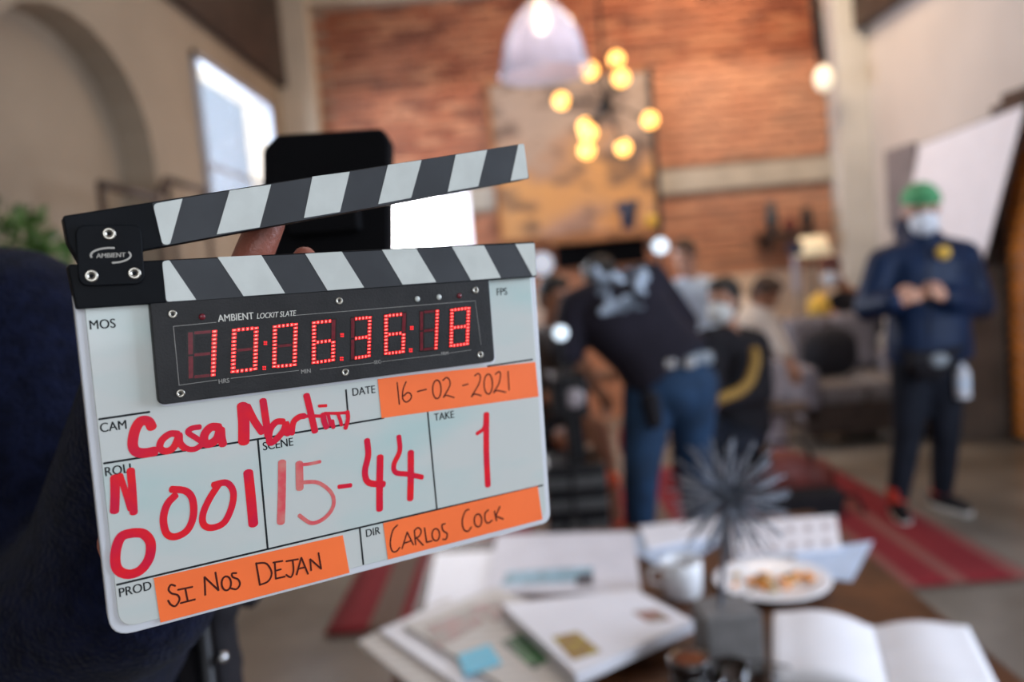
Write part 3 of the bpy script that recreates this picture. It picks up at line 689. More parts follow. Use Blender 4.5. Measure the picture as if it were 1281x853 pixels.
def mask(P, m='mask_white', k=1.):
    hl, hd, HM = P['hl'], P['hd'], P['HM']; b = B()
    b.sph(hl(0, .052, -.048), (.062*hd*k, .058*hd*k, .056*hd*k), HM, 20, 12)
    b.sph(hl(0, .072, -.028), (.034*hd*k, .040*hd*k, .042*hd*k), HM, 14, 8)
    o = b.build('face_mask', m, P['root'], remesh=.008, smooth_it=4)
    for e in (-1, 1): B().tube([hl(e*.055, .06, -.02), hl(e*.074, .03, -.004), hl(e*.082, -.01, .01)], .0025, 6).build('mask_strap', m, P['root'])
    return o
def cap(P, m, brim=True):
    hl, hd, HM = P['hl'], P['hd'], P['HM']; b = B()
    b.sph(hl(0, -.006, .042), (.086*hd, .104*hd, .092*hd), HM, 22, 14, cond=lambda c: (HM.inverted() @ (c-hl(0, -.006, .042))).z > -.004)
    o = b.build('cap', m, P['root'], solid=.006)
    if brim:
        b = B(); pts = [hl(.088*math.sin(a), .075+.085*math.cos(a), .045-.015*abs(math.sin(a))) for a in [R(k) for k in range(-80, 81, 16)]]
        base = [hl(.08*math.sin(a), .05+.04*math.cos(a), .052-.012*abs(math.sin(a))) for a in [R(k) for k in range(-80, 81, 16)]]
        n = len(pts); b._add(pts+base, [(i, i+1, n+i+1, n+i) for i in range(n-1)]); b.build('cap_brim', m, P['root'], solid=.006)
    return o
def top(P, m, sleeve=1., grow=.016, hem=-.05, name='jacket', vox=.014, loose=1.0, collar=0, hood=0):
    """garment over torso and arms; sleeve = share of the arm covered (1 wrist, .5 elbow)"""
    J, w = P['J'], P['w']; b = B(); hip, ch = V(J['hip']), V(J['chest']); sp = ch-hip
    rs = []
    for t, rx, ry in ((hem, .165, .118), (.12, .168, .12), (.4, .155, .112), (.7, .172, .122), (.92, .172, .115), (1.03, .13, .09), (1.09, .08, .07)):
        rs.append((hip+sp*t, (rx*w+grow)*loose, (ry*w+grow)*loose, P['hx'].lerp(P['xd'], max(0, min(1, t))), sp))
    b.loft(rs)
    for S_ in 'LR':
        sh, el, wr = V(J['sh'+S_]), V(J['el'+S_]), V(J['wr'+S_])
        g = grow*loose
        if sleeve > .55:
            e = mix(el, wr, (sleeve-.5)*2*.94); b.chain([mix(ch, sh, .35), sh, mix(sh, el, .5), el, e], [.08*w+g, .068*w+g, .058*w+g, .05*w+g, .034*w+g])
        else:
            e = mix(sh, el, sleeve*2); b.chain([mix(ch, sh, .35), sh, e], [.08*w+g, .068*w+g, .062*w+g])
    if collar: b.chain([ch, mix(ch, P['neck'], .8)], [.08+g, .068+g*.6])
    if hood:
        hl = P['hl']; b.sph(hl(0, -.09, -.10), (.11, .06, .09), P['HM']); b.sph(hl(.06, -.03, -.13), (.05, .06, .05), P['HM']); b.sph(hl(-.06, -.03, -.13), (.05, .06, .05), P['HM'])
    return b.build(name, m, P['root'], remesh=vox, smooth_it=3)
def bottoms(P, m, length=1., grow=.012, name='trousers', vox=.014):
    J, w = P['J'], P['w']; b = B(); hip = V(J['hip']); sp = V(J['chest'])-hip
    b.loft([(hip-sp*.2, .13*w, .10*w, P['hx'], sp), (hip-sp*.06, .168*w, .118*w, P['hx'], sp), (hip+sp*.1, .168*w, .118*w, P['hx'], sp), (hip+sp*.16, .155*w, .11*w, P['hx'], sp)])
    hm = mix(J['hiL'], J['hiR'], .5); b.sph(mix(hip, hm, .7)-sp*.08, (.13*w, .125*w, .12*w))
    for S_ in 'LR':
        hi, kn, an = V(J['hi'+S_]), V(J['kn'+S_]), V(J['an'+S_]); g = grow
        if length >= 1: b.chain([mix(hip, hi, .6), hi, mix(hi, kn, .5), kn, mix(kn, an, .4), mix(kn, an, .96)], [.105*w, .098*w+g, .082*w+g, .062*w+g, .056*w+g, .044*w+g])
        else: b.chain([mix(hip, hi, .6), hi, mix(hi, kn, length)], [.105*w, .10*w+g, .08*w+g])
    return b.build(name, m, P['root'], remesh=vox, smooth_it=3)
def shoes(P, m, sole='sole_white'):
    J = P['J']
    for S_ in 'LR':
        an = V(J['an'+S_]); tf = V(J.get('toe'+S_, (0, -1, 0))); tf.z = 0; tf.normalize(); sd = V((-tf.y, tf.x, 0)); g = V((an.x, an.y, an.z-.085))
        b = B(); b.cap(an+V((0, 0, -.0)), g+V((0, 0, .055))-tf*.005, .046, .046); b.chain([g+V((0, 0, .05))-tf*.035, g+V((0, 0, .045))+tf*.06, g+V((0, 0, .035))+tf*.15], [.044, .044, .034])
        sh = b.build('shoe', m, P['root'], remesh=.010, smooth_it=3)
        M_ = Matrix((sd, tf, V((0, 0, 1)))).transposed()
        b = B(); b.loft([(g+tf*.055+V((0, 0, .0)), .045, .135, sd, (0, 0, 1)), (g+tf*.055+V((0, 0, .025)), .047, .138, sd, (0, 0, 1))]); b.build('sole', sole, sh)

def Jp(Y, **k):
    """joints given as photo pixels (x, y[, extra depth]) at distance Y"""
    out = {}
    for n, q in k.items(): out[n] = onY(q[0], q[1], Y+(q[2] if len(q) > 2 else 0))
    return out

# standing crew member in the navy puffer
J = Jp(4.22, head=(1152, 264), chest=(1158, 318, .03), hip=(1162, 444, .03), shL=(1203, 322, .03), shR=(1107, 330, .03), elL=(1226, 382, .02), elR=(1086, 385, .02),
       wrL=(1184, 372, -.16), wrR=(1118, 378, -.16), hdL=(1166, 362, -.20), hdR=(1139, 370, -.20), hiL=(1180, 455, .03), hiR=(1141, 457, .03), knL=(1183, 545, 0), knR=(1135, 548, 0))
aR, aL = onZ(1128, 648, 0), onZ(1184, 638, 0); J['anR'] = aR+V((0, .04, .085)); J['anL'] = aL+V((0, .04, .085)); J['toeR'] = (-.25, -1, 0); J['toeL'] = (.3, -1, 0)
J['pnL'] = (-.1, 1, -.5); J['pnR'] = (.1, 1, -.5); J['curlL'] = .75; J['curlR'] = .75
_, P = human('standing person in navy puffer jacket, green cap and white mask, hands at the belly', J, face=(-.18, -1, -.22), vox=.009, w=1.0, skin='skin_light', hd=1.1)
mask(P, k=1.08); cap(P, 'cap_green', brim=False); bottoms(P, 'dark_trousers'); shoes(P, 'black_cotton')
jk = top(P, 'navy_nylon', 1., .024, hem=-.04, loose=1.12, collar=1, hood=1)
hl = P['hl']
B().tube([onY(1161, 305, 4.03), onY(1163, 350, 4.015), onY(1163, 430, 4.03)], .006, 6).build('zip', 'black_metal', jk)
q = onY(1180, 316, 4.10); B().sph(q, (.036, .030, .036), u=14, v=8).build('round_badge', 'yellow_print', jk)
for S_ in 'LR':
    an = V(J['an'+S_]); B().cone(an+V((0, 0, .0)), an+V((0, 0, .075)), .055, .052, 16).build('sock_cuff', 'shoe_red', P['root'])
q = onY(1163, 452, 4.02); b = B(); b.cap(q+V((-.07, 0, 0)), q+V((.07, 0, 0)), .055, .055); b.sph(q+V((0, 0, -.03)), (.10, .05, .07)); pb = b.build('waist_pouch', 'black_cotton', P['root'], remesh=.012, smooth_it=2)
B().sph(q+V((.02, -.055, .01)), (.05, .02, .035)).build('pouch_buckle', 'belt_grey', pb)
B().tube([onY(1125, 440, 4.12), q+V((0, -.02, .03)), onY(1205, 436, 4.12)], .018, 8).build('belt', 'black_cotton', P['root'])
q = onY(1204, 478, 4.12); b = B().cone(q+V((0, 0, -.08)), q+V((0, 0, .05)), .036, .036, 20); b.sph(q+V((0, 0, .05)), (.036, .036, .03)); b.cone(q+V((0, 0, .07)), q+V((0, 0, .10)), .014, .014, 12)
bo = b.build('water_bottle', 'mask_white', P['root']); B().cone(q+V((0, 0, -.03)), q+V((0, 0, .02)), .0375, .0375, 20).build('bottle_label', 'shirt_blue', bo)

# bending crew member, black tee and jeans, back towards us
J = Jp(3.8, head=(752, 352, .25), chest=(762, 372, .12), hip=(842, 468), shL=(735, 376, .1), shR=(806, 352, .12), elL=(712, 432, .06), elR=(850, 400, .35),
       wrL=(748, 488, .2), wrR=(815, 440, .5), hiL=(812, 492), hiR=(866, 482), knL=(802, 590, -.05), knR=(866, 570, .05))
J['anL'] = onY(800, 690, 3.85); J['anL'].z = .085; J['anR'] = onY(876, 680, 4.0); J['anR'].z = .085
J['toeL'] = (-.6, 1, 0); J['toeR'] = (-.6, 1, 0); J['shL'] = onY(722, 385, 3.88); J['shR'] = onY(812, 350, 3.92)
_, P = human('bending person seen from behind, black printed shirt, grey belt and blue jeans', J, face=(-.6, .75, -.5), w=1.12, skin='skin_tan')
hair(P); tee = top(P, 'black_tee', .55, .016, hem=.02, name='shirt', loose=1.1); bottoms(P, 'denim', grow=.02); shoes(P, 'black_cotton')
b = B()
for k in range(26):
    x = random.Random(k).uniform(738, 806); y = random.Random(k+99).uniform(338, 392)-(x-738)*.05
    c = onY(x, y, 3.735); b.sph(c, (random.Random(k+7).uniform(.015, .045), .016, random.Random(k+8).uniform(.012, .032)), u=10, v=6)
b.build('white_back_print', 'white_print', tee, remesh=.012)
b = B(); c0, c1 = onY(822, 452, 3.70), onY(888, 447, 3.74); b.tube([c0, mix(c0, c1, .5)+V((0, -.03, 0)), c1], .032, 10); b.build('belt', 'belt_grey', P['root'])
for x in (838, 862): c = onY(x, 455, 3.66); B().box(c, (.05, .03, .045)).build('belt_buckle', 'steel', P['root'], bevel=.006)
q = onY(814, 500, 3.66); B().cap(q, q+V((.01, 0, -.10)), .045, .04).build('pouch', 'black_cotton', P['root'])

# seated crew member in black sweatshirt with gold sleeve lettering
J = Jp(4.5, head=(905, 377), chest=(915, 428, .03), hip=(925, 535, .06), shL=(886, 430, -.12), shR=(945, 432, .1), elL=(893, 490, -.2), elR=(952, 490, -.05), wrL=(872, 500, -.35), wrR=(893, 505, -.32),
       hiL=(905, 545, -.05), hiR=(938, 545, .1), knL=(886, 552, -.30), knR=(914, 560, -.32))
J['anL'] = V((J['knL'].x, J['knL'].y+.08, .085)); J['anR'] = V((J['knR'].x+.05, J['knR'].y+.1, .085)); J['toeL'] = (-.4, -1, 0); J['toeR'] = (-.2, -1, 0)
_, P = human('sitting person in black sweatshirt with gold sleeve stripe and pale mask', J, face=(-.65, -.75, -.12), w=1.0, hd=1.1)
hair(P); mask(P, 'mask_grey', 1.1); sw = top(P, 'black_cotton', 1., .02, hem=-.1, name='sweatshirt', loose=1.08); bottoms(P, 'dark_trousers'); shoes(P, 'black_cotton')
b = B()
pts = [(944, 440), (945, 452), (942, 464), (938, 476), (930, 486), (920, 492), (908, 496), (898, 500)]
b.chain([onY(x, y, 4.28-.022*i) for i, (x, y) in enumerate(pts)], [.029]*len(pts))
b.build('gold_sleeve_print', 'gold_print', sw, remesh=.012)
q = onY(925, 580, 4.46); st = thing('stool', 'black low stool under the sitting person with gold sleeve stripe', 'stool', (q.x, q.y, 0)); zs = max(.2, J['hip'].z-.15)
B().cone((q.x, q.y, zs-.05), (q.x, q.y, zs), .17, .18, 24).build('seat', 'black_cotton', st, bevel=.01)
for a in (45, 135, 225, 315): B().cone((q.x+.17*math.cos(R(a)), q.y+.17*math.sin(R(a)), 0), (q.x+.11*math.cos(R(a)), q.y+.11*math.sin(R(a)), zs-.04), .014, .014, 8).build('leg', 'black_metal', st)

# camera operator low at the left, shorts and red shoes
J = Jp(4.5, head=(694, 372), chest=(688, 425, .05), hip=(672, 540, .1), shL=(705, 428, -.1), shR=(662, 436, .1), elL=(722, 480, -.2), elR=(672, 490, -.15), wrL=(746, 470, -.35), wrR=(722, 512, -.35),
       hiL=(684, 545, 0), hiR=(668, 548, .1), knL=(748, 535, -.3), knR=(722, 545, -.3))
J['anL'] = V((J['knL'].x+.06, J['knL'].y-.02, .10)); J['anR'] = V((J['knR'].x-.08, J['knR'].y+.02, .10)); J['toeL'] = (.3, -1, 0); J['toeR'] = (-.4, -1, 0)
_, P = human('crouching person beside the film camera, dark top, bare legs and red shoes', J, face=(.6, -.75, -.2), skin='skin_tan')
hair(P, 'hair_black'); top(P, 'brown_cloth', .5, .02, name='shirt', loose=1.12); bottoms(P, 'black_cotton', .55, .02, name='shorts'); shoes(P, 'shoe_red', 'shoe_red')
cs = thing('equipment_case', 'black ribbed equipment case low on the floor, nearest the slate edge', 'case', (onY(718, 600, 3.9).x, 3.9, 0))
q = onY(718, 600, 3.9)
B().box((q.x, q.y, .275), (.30, .34, .55)).build('case_body', 'black_metal', cs, bevel=.02)
mat('rib_grey', (.07, .07, .07), .5, var=.2)
for k in range(4): B().box((q.x, q.y-.18, .14+k*.11), (.29, .025, .05)).build('rib', 'rib_grey', cs, bevel=.008)

mat('lens_pale', (.30, .26, .27), .3, var=.1)
# film camera on short tripod between them
q = onY(720, 500, 3.62); fc = thing('film_camera', 'black film camera with round lens, on the ribbed case beside the crouching person', 'camera', (q.x, q.y, 0))
fb = B().box(q+V((-.02, .22, 0)), (.17, .34, .19)).build('camera_body', 'black_metal', fc, bevel=.012)
b = B(); b.lathe([(.052, 0), (.060, .0), (.060, .10), (.050, .11), (.050, .17), (.001, .17)], q+V((0, .05, 0)), 24, frame((0, 1, 0))); b.build('lens_barrel', 'black_metal', fc)
B().sph(q+V((0, .045, 0)), (.048, .012, .048)).build('front_glass', 'lens_pale', fc)
B().box(q+V((-.0, .02, .0)), (.17, .02, .13)).build('matte_box', 'dark_timber', fc) if False else None
B().box(q+V((0, .2, .14)), (.03, .20, .03)).build('top_handle', 'black_metal', fc, bevel=.006)
B().box(q+V((-.12, .2, .07)), (.02, .12, .08)).build('viewfinder', 'black_metal', fc, bevel=.004)
B().cone((q.x, q.y+.25, .55), q+V((0, .25, -.08)), .05, .04, 16).build('riser', 'black_metal', fc)
# person in pale blue shirt beyond the bending one
J = Jp(5.6, head=(856, 322), chest=(866, 358, .03), hip=(872, 440, .05), shL=(893, 362, 0), shR=(846, 364, 0), elL=(900, 400, -.02), elR=(850, 405, -.02), wrL=(890, 425, -.15), wrR=(850, 430, -.12),
       hiL=(884, 448), hiR=(862, 450), knL=(888, 520, 0), knR=(862, 520, 0))
for S_ in 'LR': J['an'+S_] = V((J['kn'+S_].x, J['kn'+S_].y+.03, .085))
J['knL'].z = J['knR'].z = .5; J['hip'].z = max(.9, J['hip'].z)
_, P = human('standing person in pale blue shirt, half hidden behind the bending person', J, face=(-.5, -.8, -.2), skin='skin_light', w=.9)
hair(P, 'hair_brown'); top(P, 'shirt_blue', .9, .015, name='shirt', loose=1.05); bottoms(P, 'dark_trousers'); shoes(P, 'black_cotton')
# person in cream shirt leaning forward, behind the sitting one
J = Jp(5.5, head=(958, 368, -.1), chest=(940, 392), hip=(905, 455, .1), shL=(955, 400, -.12), shR=(930, 384, .12), elL=(972, 425, -.2), elR=(958, 420, 0), wrL=(990, 455, -.3), wrR=(985, 452, -.15),
       hiL=(912, 465, 0), hiR=(905, 462, .15), knL=(925, 500, -.35), knR=(935, 498, -.2))
for S_ in 'LR': J['an'+S_] = V((J['kn'+S_].x-.05, J['kn'+S_].y+.15, .085))
_, P = human('person in cream shirt leaning forward, seen between the sitting person and the sofa', J, face=(.6, -.6, -.6), skin='skin_tan', w=.95)
hair(P, 'hair_brown'); top(P, 'shirt_cream', .8, .018, name='shirt', loose=1.1); bottoms(P, 'black_cotton'); shoes(P, 'black_cotton')
# person with maroon cap behind the sofa
J = Jp(7.25, head=(1039, 340), chest=(1066, 372, .05), hip=(1072, 450, .08), shL=(1088, 372, .1), shR=(1046, 378, 0), elL=(1096, 410, 0), elR=(1040, 410, -.05), wrL=(1070, 420, -.2), wrR=(1040, 395, -.25),
       hiL=(1082, 455), hiR=(1064, 456), knL=(1084, 500, -.3), knR=(1062, 500, -.3))
for S_ in 'LR': J['kn'+S_].z = .5; J['hi'+S_].z = max(J['hi'+S_].z, .62); J['an'+S_] = V((J['kn'+S_].x, J['kn'+S_].y+.05, .085))
_, P = human('masked person in black with maroon cap, behind the grey sofa', J, face=(-.5, -.85, -.1), skin='skin_tan', w=.95, hd=1.1)
cap(P, 'cap_maroon', False); mask(P, 'mask_white', 1.15); top(P, 'black_cotton', 1., .02, name='sweatshirt', loose=1.1); bottoms(P, 'black_cotton'); shoes(P, 'black_cotton')
yb = onY(1024, 386, 6.85); b = B().sph(yb, (.10, .07, .12)); b.sph(yb+V((.02, 0, .09)), (.05, .04, .05)); yy = b.build('yellow_bag', 'yellow_print', remesh=.012, smooth_it=2)
tag(yy, 'small yellow bag held up by the person with maroon cap', 'bag')

# the hand and navy fleece of the person holding the board
J = dict(head=V((-.78, .86, 1.72)), chest=V((-.70, .86, 1.42)), hip=V((-.64, .92, .96)), shL=V((-.515, .80, 1.46)), shR=V((-.88, .92, 1.45)), hiL=V((-.55, .90, .92)), hiR=V((-.73, .94, .92)),
         knL=V((-.54, .88, .50)), anL=V((-.54, .92, .085)), knR=V((-.75, .92, .50)), anR=V((-.76, .96, .085)), toeL=(.4, -1, 0), toeR=(.1, -1, 0))
J['elL'] = onY(118, 800, .70); J['wrL'] = onY(235, 470, .575)
J['elR'] = V((-.72, .74, 1.10)); J['wrR'] = onY(200, 720, .60)
J['hdR'] = onY(160, 690, .50); J['pnR'] = (.6, -.5, .2); J['curlR'] = .5
_, P = human('person in navy fleece holding up the slate, cut by the left edge of the picture', J, face=(.6, -.8, -.1), skin='skin_tan', vox=.009, hands=False)
hair(P); bottoms(P, 'dark_trousers'); shoes(P, 'black_cotton')
top(P, 'navy_fleece', 1., .03, hem=-.12, loose=1.12, name='fleece_jacket', collar=1, vox=.010)
# visible hand: palm behind the board, one finger up into the gap between the clapsticks
def SW(px, py, hh): u, v = S(px, py, hh); return SM @ V((u, v, hh))
b = B()
wr = V(J['wrL']); pal = SW(322, 395, -.040)
b.chain([wr, mix(wr, pal, .5), pal], [.027, .030, .028])
b.sph(mix(wr, pal, .82), (.038, .030, .042))
b.chain([pal, SW(306, 352, -.034), SW(320, 312, -.028), SW(335, 276, -.026)], [.015, .0125, .0112, .0104], 16)
b.chain([pal, SW(372, 355, -.034), SW(381, 322, -.024)], [.015, .0095, .0072], 14)
b.chain([pal, SW(400, 385, -.034), SW(420, 360, -.018)], [.014, .0098, .0082], 12)
b.chain([pal, SW(390, 420, -.034), SW(425, 405, -.018)], [.013, .009, .0072], 12)
b.chain([pal, SW(275, 400, -.034), SW(255, 365, -.022)], [.016, .012, .0098], 12)
hb = b.build('hand', 'skin_hand', P['root'], remesh=.0024, smooth_it=4)
if False: B().sph(nm, (.0055, .0075, .0018), Matrix((ex, ey, ez)).transposed(), 12, 8).build('fingernail', 'nail', hb)
b = B(); pal2 = V(J['wrR'])+V((.02, -.03, .02))
b.chain([V(J['wrR']), pal2], [.027, .026])
for (x, y), (x2, y2) in (((150, 655), (142, 655)), ((152, 678), (139, 680)), ((155, 703), (145, 704)), ((158, 728), (154, 728))):
    b.chain([pal2, SW(x, y, -.035), SW(x2, y2, -.022)], [.013, .0095, .0078], 10)
b.build('hand', 'skin_hand', P['root'], remesh=.003, smooth_it=3)
q = V((-.30, .98, .98))
q = onY(225, 822, .92)
b = B(); b.box(q, (.13, .06, .14)); b.cap(q+V((-.05, 0, .06)), q+V((.05, 0, .06)), .03, .03); pp = b.build('belt_pouch', 'black_cotton', P['root'], remesh=.006, smooth_it=3)
for x, y in ((198, 832), (278, 822)): B().sph(onY(x, y, .88), .007).build('snap_button', 'steel', pp)
B().tube([q+V((-.25, .05, .05)), q+V((0, .02, .075)), q+V((.075, .05, .05)), q+V((.06, .14, .04))], .016, 8).build('belt', 'black_cotton', P['root'])
q = onY(280, 800, 1.0); B().tube([q+V((0, 0, .05)), q+V((.01, 0, -.03)), q+V((-.01, 0, -.12))], .012, 8).build('strap', 'black_cotton', P['root'])

# black monitor on a stand behind the board
bm_ = thing('field_monitor', 'black hooded field monitor seen from behind, just above the slate', 'monitor', (onY(410, 300, .86).x, .86, 0))
YM = .86; mq = [onY(*p, YM) for p in ((328, 330), (487, 318), (487, 176), (478, 160), (345, 168), (328, 186))]
b = B(); n = len(mq); b._add(mq+[p+V((0, .035, 0)) for p in mq], [tuple(range(n)), tuple(reversed(range(n, 2*n)))]+[(i, n+i, n+(i+1) % n, (i+1) % n) for i in range(n)])
mat('matte_black', (.005, .005, .006), .9, spec=.1)
b.build('monitor_shell', 'matte_black', bm_, bevel=.004)
mc = mix(mq[0], mq[2], .5); B().box(mc+V((0, -.012, -.01)), (.075, .024, .045)).build('battery', 'matte_black', bm_, bevel=.003)
pt = onY(262, 470, YM+.02)
B().tube([(mc.x, YM+.02, mc.z-.05), (mc.x, YM+.02, pt.z+.01), (mc.x-.01, YM+.02, pt.z), (pt.x, YM+.02, pt.z)], .008, 10).build('stand_arm', 'black_metal', bm_)
px0 = onY(258, 840, YM+.02).x; B().tube([(px0, YM+.02, .02), (px0, YM+.02, pt.z)], .010, 12).build('stand_pole', 'black_metal', bm_)
B().tube([(px0, YM+.02, pt.z), (pt.x, YM+.02, pt.z)], .008, 10).build('clamp', 'black_metal', bm_)
for a in (30, 150, 270): B().tube([V((px0, YM+.02, .3)), V((px0+.2*math.cos(R(a)), YM+.02+.2*math.sin(R(a)), .01))], .008, 8).build('stand_leg', 'black_metal', bm_)
# ------------------------------------------------------------------ rug, furniture
def rug_mat():
    m = bpy.data.materials.new('rug_weave'); m.use_nodes = True; nt = m.node_tree; N = nt.nodes; L = nt.links; b = N['Principled BSDF']
    g = N.new('ShaderNodeTexCoord'); s_ = N.new('ShaderNodeSeparateXYZ'); L.new(g.outputs['Object'], s_.inputs[0])
    mr = N.new('ShaderNodeMapRange'); mr.inputs[1].default_value = -.95; mr.inputs[2].default_value = 2.10; L.new(s_.outputs['X'], mr.inputs[0])
    cr = N.new('ShaderNodeValToRGB'); cr.color_ramp.interpolation = 'CONSTANT'; e = cr.color_ramp.elements
    red, beige, pink = (.25, .010, .018, 1), (.19, .125, .095, 1), (.27, .085, .07, 1)
    stops = [(0, red), (.055, beige), (.10, red), (.125, beige), (.17, red), (.30, beige), (.36, red), (.5, beige), (.56, red), (.70, pink), (.765, beige), (.79, red), (.815, pink), (.835, red), (.88, pink), (.905, red), (.97, pink)]
    e[0].position = 0; e[0].color = red; e[1].position = .055; e[1].color = beige
    for p, c in stops[2:]: k = e.new(p); k.color = c
    L.new(mr.outputs[0], cr.inputs[0]); 
    nz = N.new('ShaderNodeTexNoise'); nz.inputs['Scale'].default_value = 60; L.new(g.outputs['Object'], nz.inputs['Vector'])
    mx = N.new('ShaderNodeMix'); mx.data_type = 'RGBA'; mx.blend_type = 'MULTIPLY'; mx.inputs[0].default_value = .5; L.new(cr.outputs[0], mx.inputs[6]); L.new(nz.outputs['Fac'], mx.inputs[7]); L.new(mx.outputs[2], b.inputs['Base Color'])
    b.inputs['Roughness'].default_value = .95
    bp = N.new('ShaderNodeBump'); bp.inputs['Strength'].default_value = .4; L.new(nz.outputs['Fac'], bp.inputs['Height']); L.new(bp.outputs[0], b.inputs['Normal'])
    MATS['rug_weave'] = m
rug_mat()
r = B(); n = 30
vs = []; fs = []
for j in range(n+1):
    for i in range(n+1):
        x = -.95+3.05*i/n; y = 3.3+2.3*j/n; x2 = x - (.12*(y-3.3)/2.3 if x > 1 else 0)*((x-1)/1.05 if x > 1 else 0)
        vs.append(V((x2, y, .010+.0015*math.sin(x*9+y*5))))
for j in range(n):
    for i in range(n): a = j*(n+1)+i; fs.append((a, a+1, a+n+2, a+n+1))
r.sm = True; r._add(vs, fs)
mat('taupe_yarn', (.16, .11, .085), .9)
ro = r.build('rug', 'rug_weave', solid=.012); tag(ro, 'red and beige striped woven rug on the concrete floor', 'rug')
for e_ in (3.3, 5.6):
    b = B()
    for k in range(150):
        x = -.94+3.0*k/150; b.box((x if e_ < 4 else x*.96, e_+(-.015 if e_ < 4 else .015), .008), (.007, .03, .006))
    b.build('fringe', 'taupe_yarn', ro, kind='stuff')

# sofa
mat('sofa_grey', (.20, .185, .21), .9, var=.12, scale=10, bump=.2, bscale=120)
mat('sofa_seat', (.16, .145, .145), .9, var=.12, scale=10, bump=.2, bscale=120)
mat('cushion_dark', (.018, .018, .024), .9, var=.2, scale=10)
sx0, sx1, sy = 2.02, 2.95, 5.75
sf = thing('sofa', 'grey fabric sofa behind the person in the navy puffer', 'sofa', ((sx0+sx1)/2, sy+.4, 0))
B().box(((sx0+sx1)/2, sy+.42, .22), (sx1-sx0, .84, .22)).build('base', 'brown_cloth', sf, bevel=.02)
for k in range(2):
    c = sx0+.12+(sx1-sx0-.24)*(k+.5)/2; B().box((c, sy+.34, .40), ((sx1-sx0-.24)/2-.01, .68, .15)).build('seat_cushion', 'sofa_seat', sf, bevel=.04)
    B().box((c, sy+.70, .70), ((sx1-sx0-.24)/2-.01, .20, .46), Matrix.Rotation(R(-10), 3, 'X')).build('back_cushion', 'sofa_grey', sf, bevel=.06)
B().box(((sx0+sx1)/2, sy+.86, .55), (sx1-sx0, .12, .72)).build('backrest', 'sofa_grey', sf, bevel=.04)
for c in (sx0+.06, sx1-.06): B().box((c, sy+.42, .40), (.13, .84, .42)).build('armrest', 'sofa_grey', sf, bevel=.04)
for x in (sx0+.1, sx1-.1):
    for y in (sy+.08, sy+.78): B().cone((x, y, 0), (x, y, .12), .02, .026, 10).build('leg', 'dark_timber', sf)
for x, y, a, lab in ((1038, 440, 20, 'dark throw cushion on the left half of the grey sofa'),):
    c = onY(x, y, 6.15); c.z = .66
    o = B().loft([(c+V((0, -.07, 0)), .03, .03, (1, 0, 0), (0, 1, 0)), (c+V((0, -.05, 0)), .19, .17, (1, 0, 0), (0, 1, 0)), (c, .22, .20, (1, 0, 0), (0, 1, 0)), (c+V((0, .05, 0)), .19, .17, (1, 0, 0), (0, 1, 0)), (c+V((0, .07, 0)), .03, .03, (1, 0, 0), (0, 1, 0))]).build('cushion', 'cushion_dark'); tag(o, lab, 'cushion', None)
    c0 = c

# clutter on the rug in front of the sofa
mat('leather_red', (.16, .035, .028), .6, var=.25, scale=8, bump=.2, bscale=30)
q = onZ(985, 622, 0); bg = thing('travel_bag', 'reddish brown soft bag lying on the rug near the sofa', 'bag', q)
b = B(); b.sph(q+V((-.05, 0, .15)), (.24, .16, .15)); b.sph(q+V((.15, 0, .12)), (.14, .14, .12)); b.build('bag_body', 'leather_red', bg, remesh=.015, smooth_it=3)
B().tube([q+V((-.18, -.05, .2)), q+V((-.1, -.08, .36)), q+V((.08, -.08, .36)), q+V((.16, -.05, .2))], .014, 8).build('bag_handle', 'black_cotton', bg)
q2 = onZ(1000, 645, 0); bg2 = thing('camera_bag', 'flat black bag in front of the reddish brown bag on the rug', 'bag', q2)
b = B(); b.box(q2+V((0, -.02, .07)), (.42, .18, .13)); b.cap(q2+V((-.18, -.02, .09)), q2+V((.18, -.02, .09)), .075, .075); b.build('bag_body', 'black_cotton', bg2, remesh=.015, smooth_it=3)
B().tube([q2+V((.2, 0, .1)), q2+V((.30, -.04, .10)), q2+V((.32, -.1, .02))], .012, 8).build('strap', 'black_cotton', bg2)
q = onY(950, 495, 5.0); gs = thing('side_table', 'small round side table with glasses, left of the grey sofa', 'table', (q.x, q.y, 0))
mat('pale_stone', (.42, .38, .42), .5, var=.1)
B().cone((q.x+.1, q.y, q.z-.10), (q.x+.1, q.y, q.z-.07), .2, .2, 28).build('tabletop', 'dark_timber', gs)
B().cone((q.x+.1, q.y, .02), (q.x+.1, q.y, q.z-.10), .07, .05, 16).build('pedestal', 'pale_stone', gs)
B().cone((q.x+.1, q.y, 0), (q.x+.1, q.y, .02), .16, .15, 24).build('foot', 'black_metal', gs)
def glass(name, c, r, hh, lab, m='tumbler_glass', grp=None):
    b = B(); b.lathe([(.0001, .004), (r*.8, .004), (r*.85, .0), (r, hh), (r-.003, hh), (r*.85-.003, .008), (.0001, .008)], c, 24); o = b.build(name, m); tag(o, lab, 'glass', grp); return o
zt_ = q.z-.07
glass('drinking_glass', V((q.x+.03, q.y-.06, zt_)), .035, .11, 'clear tumbler at the left on the small round side table')
glass('drinking_glass', V((q.x+.16, q.y-.02, zt_)), .033, .09, 'clear tumbler at the right on the small round side table')
# fallen chrome things that glint on the rug
for (x, y), lab in (((975, 612), 'topmost shiny ball of the glinting cluster above the reddish bag'), ((987, 600), 'right shiny ball of the glinting cluster above the reddish bag'), ((983, 627), 'lowest shiny ball of the glinting cluster above the reddish bag')):
    pass

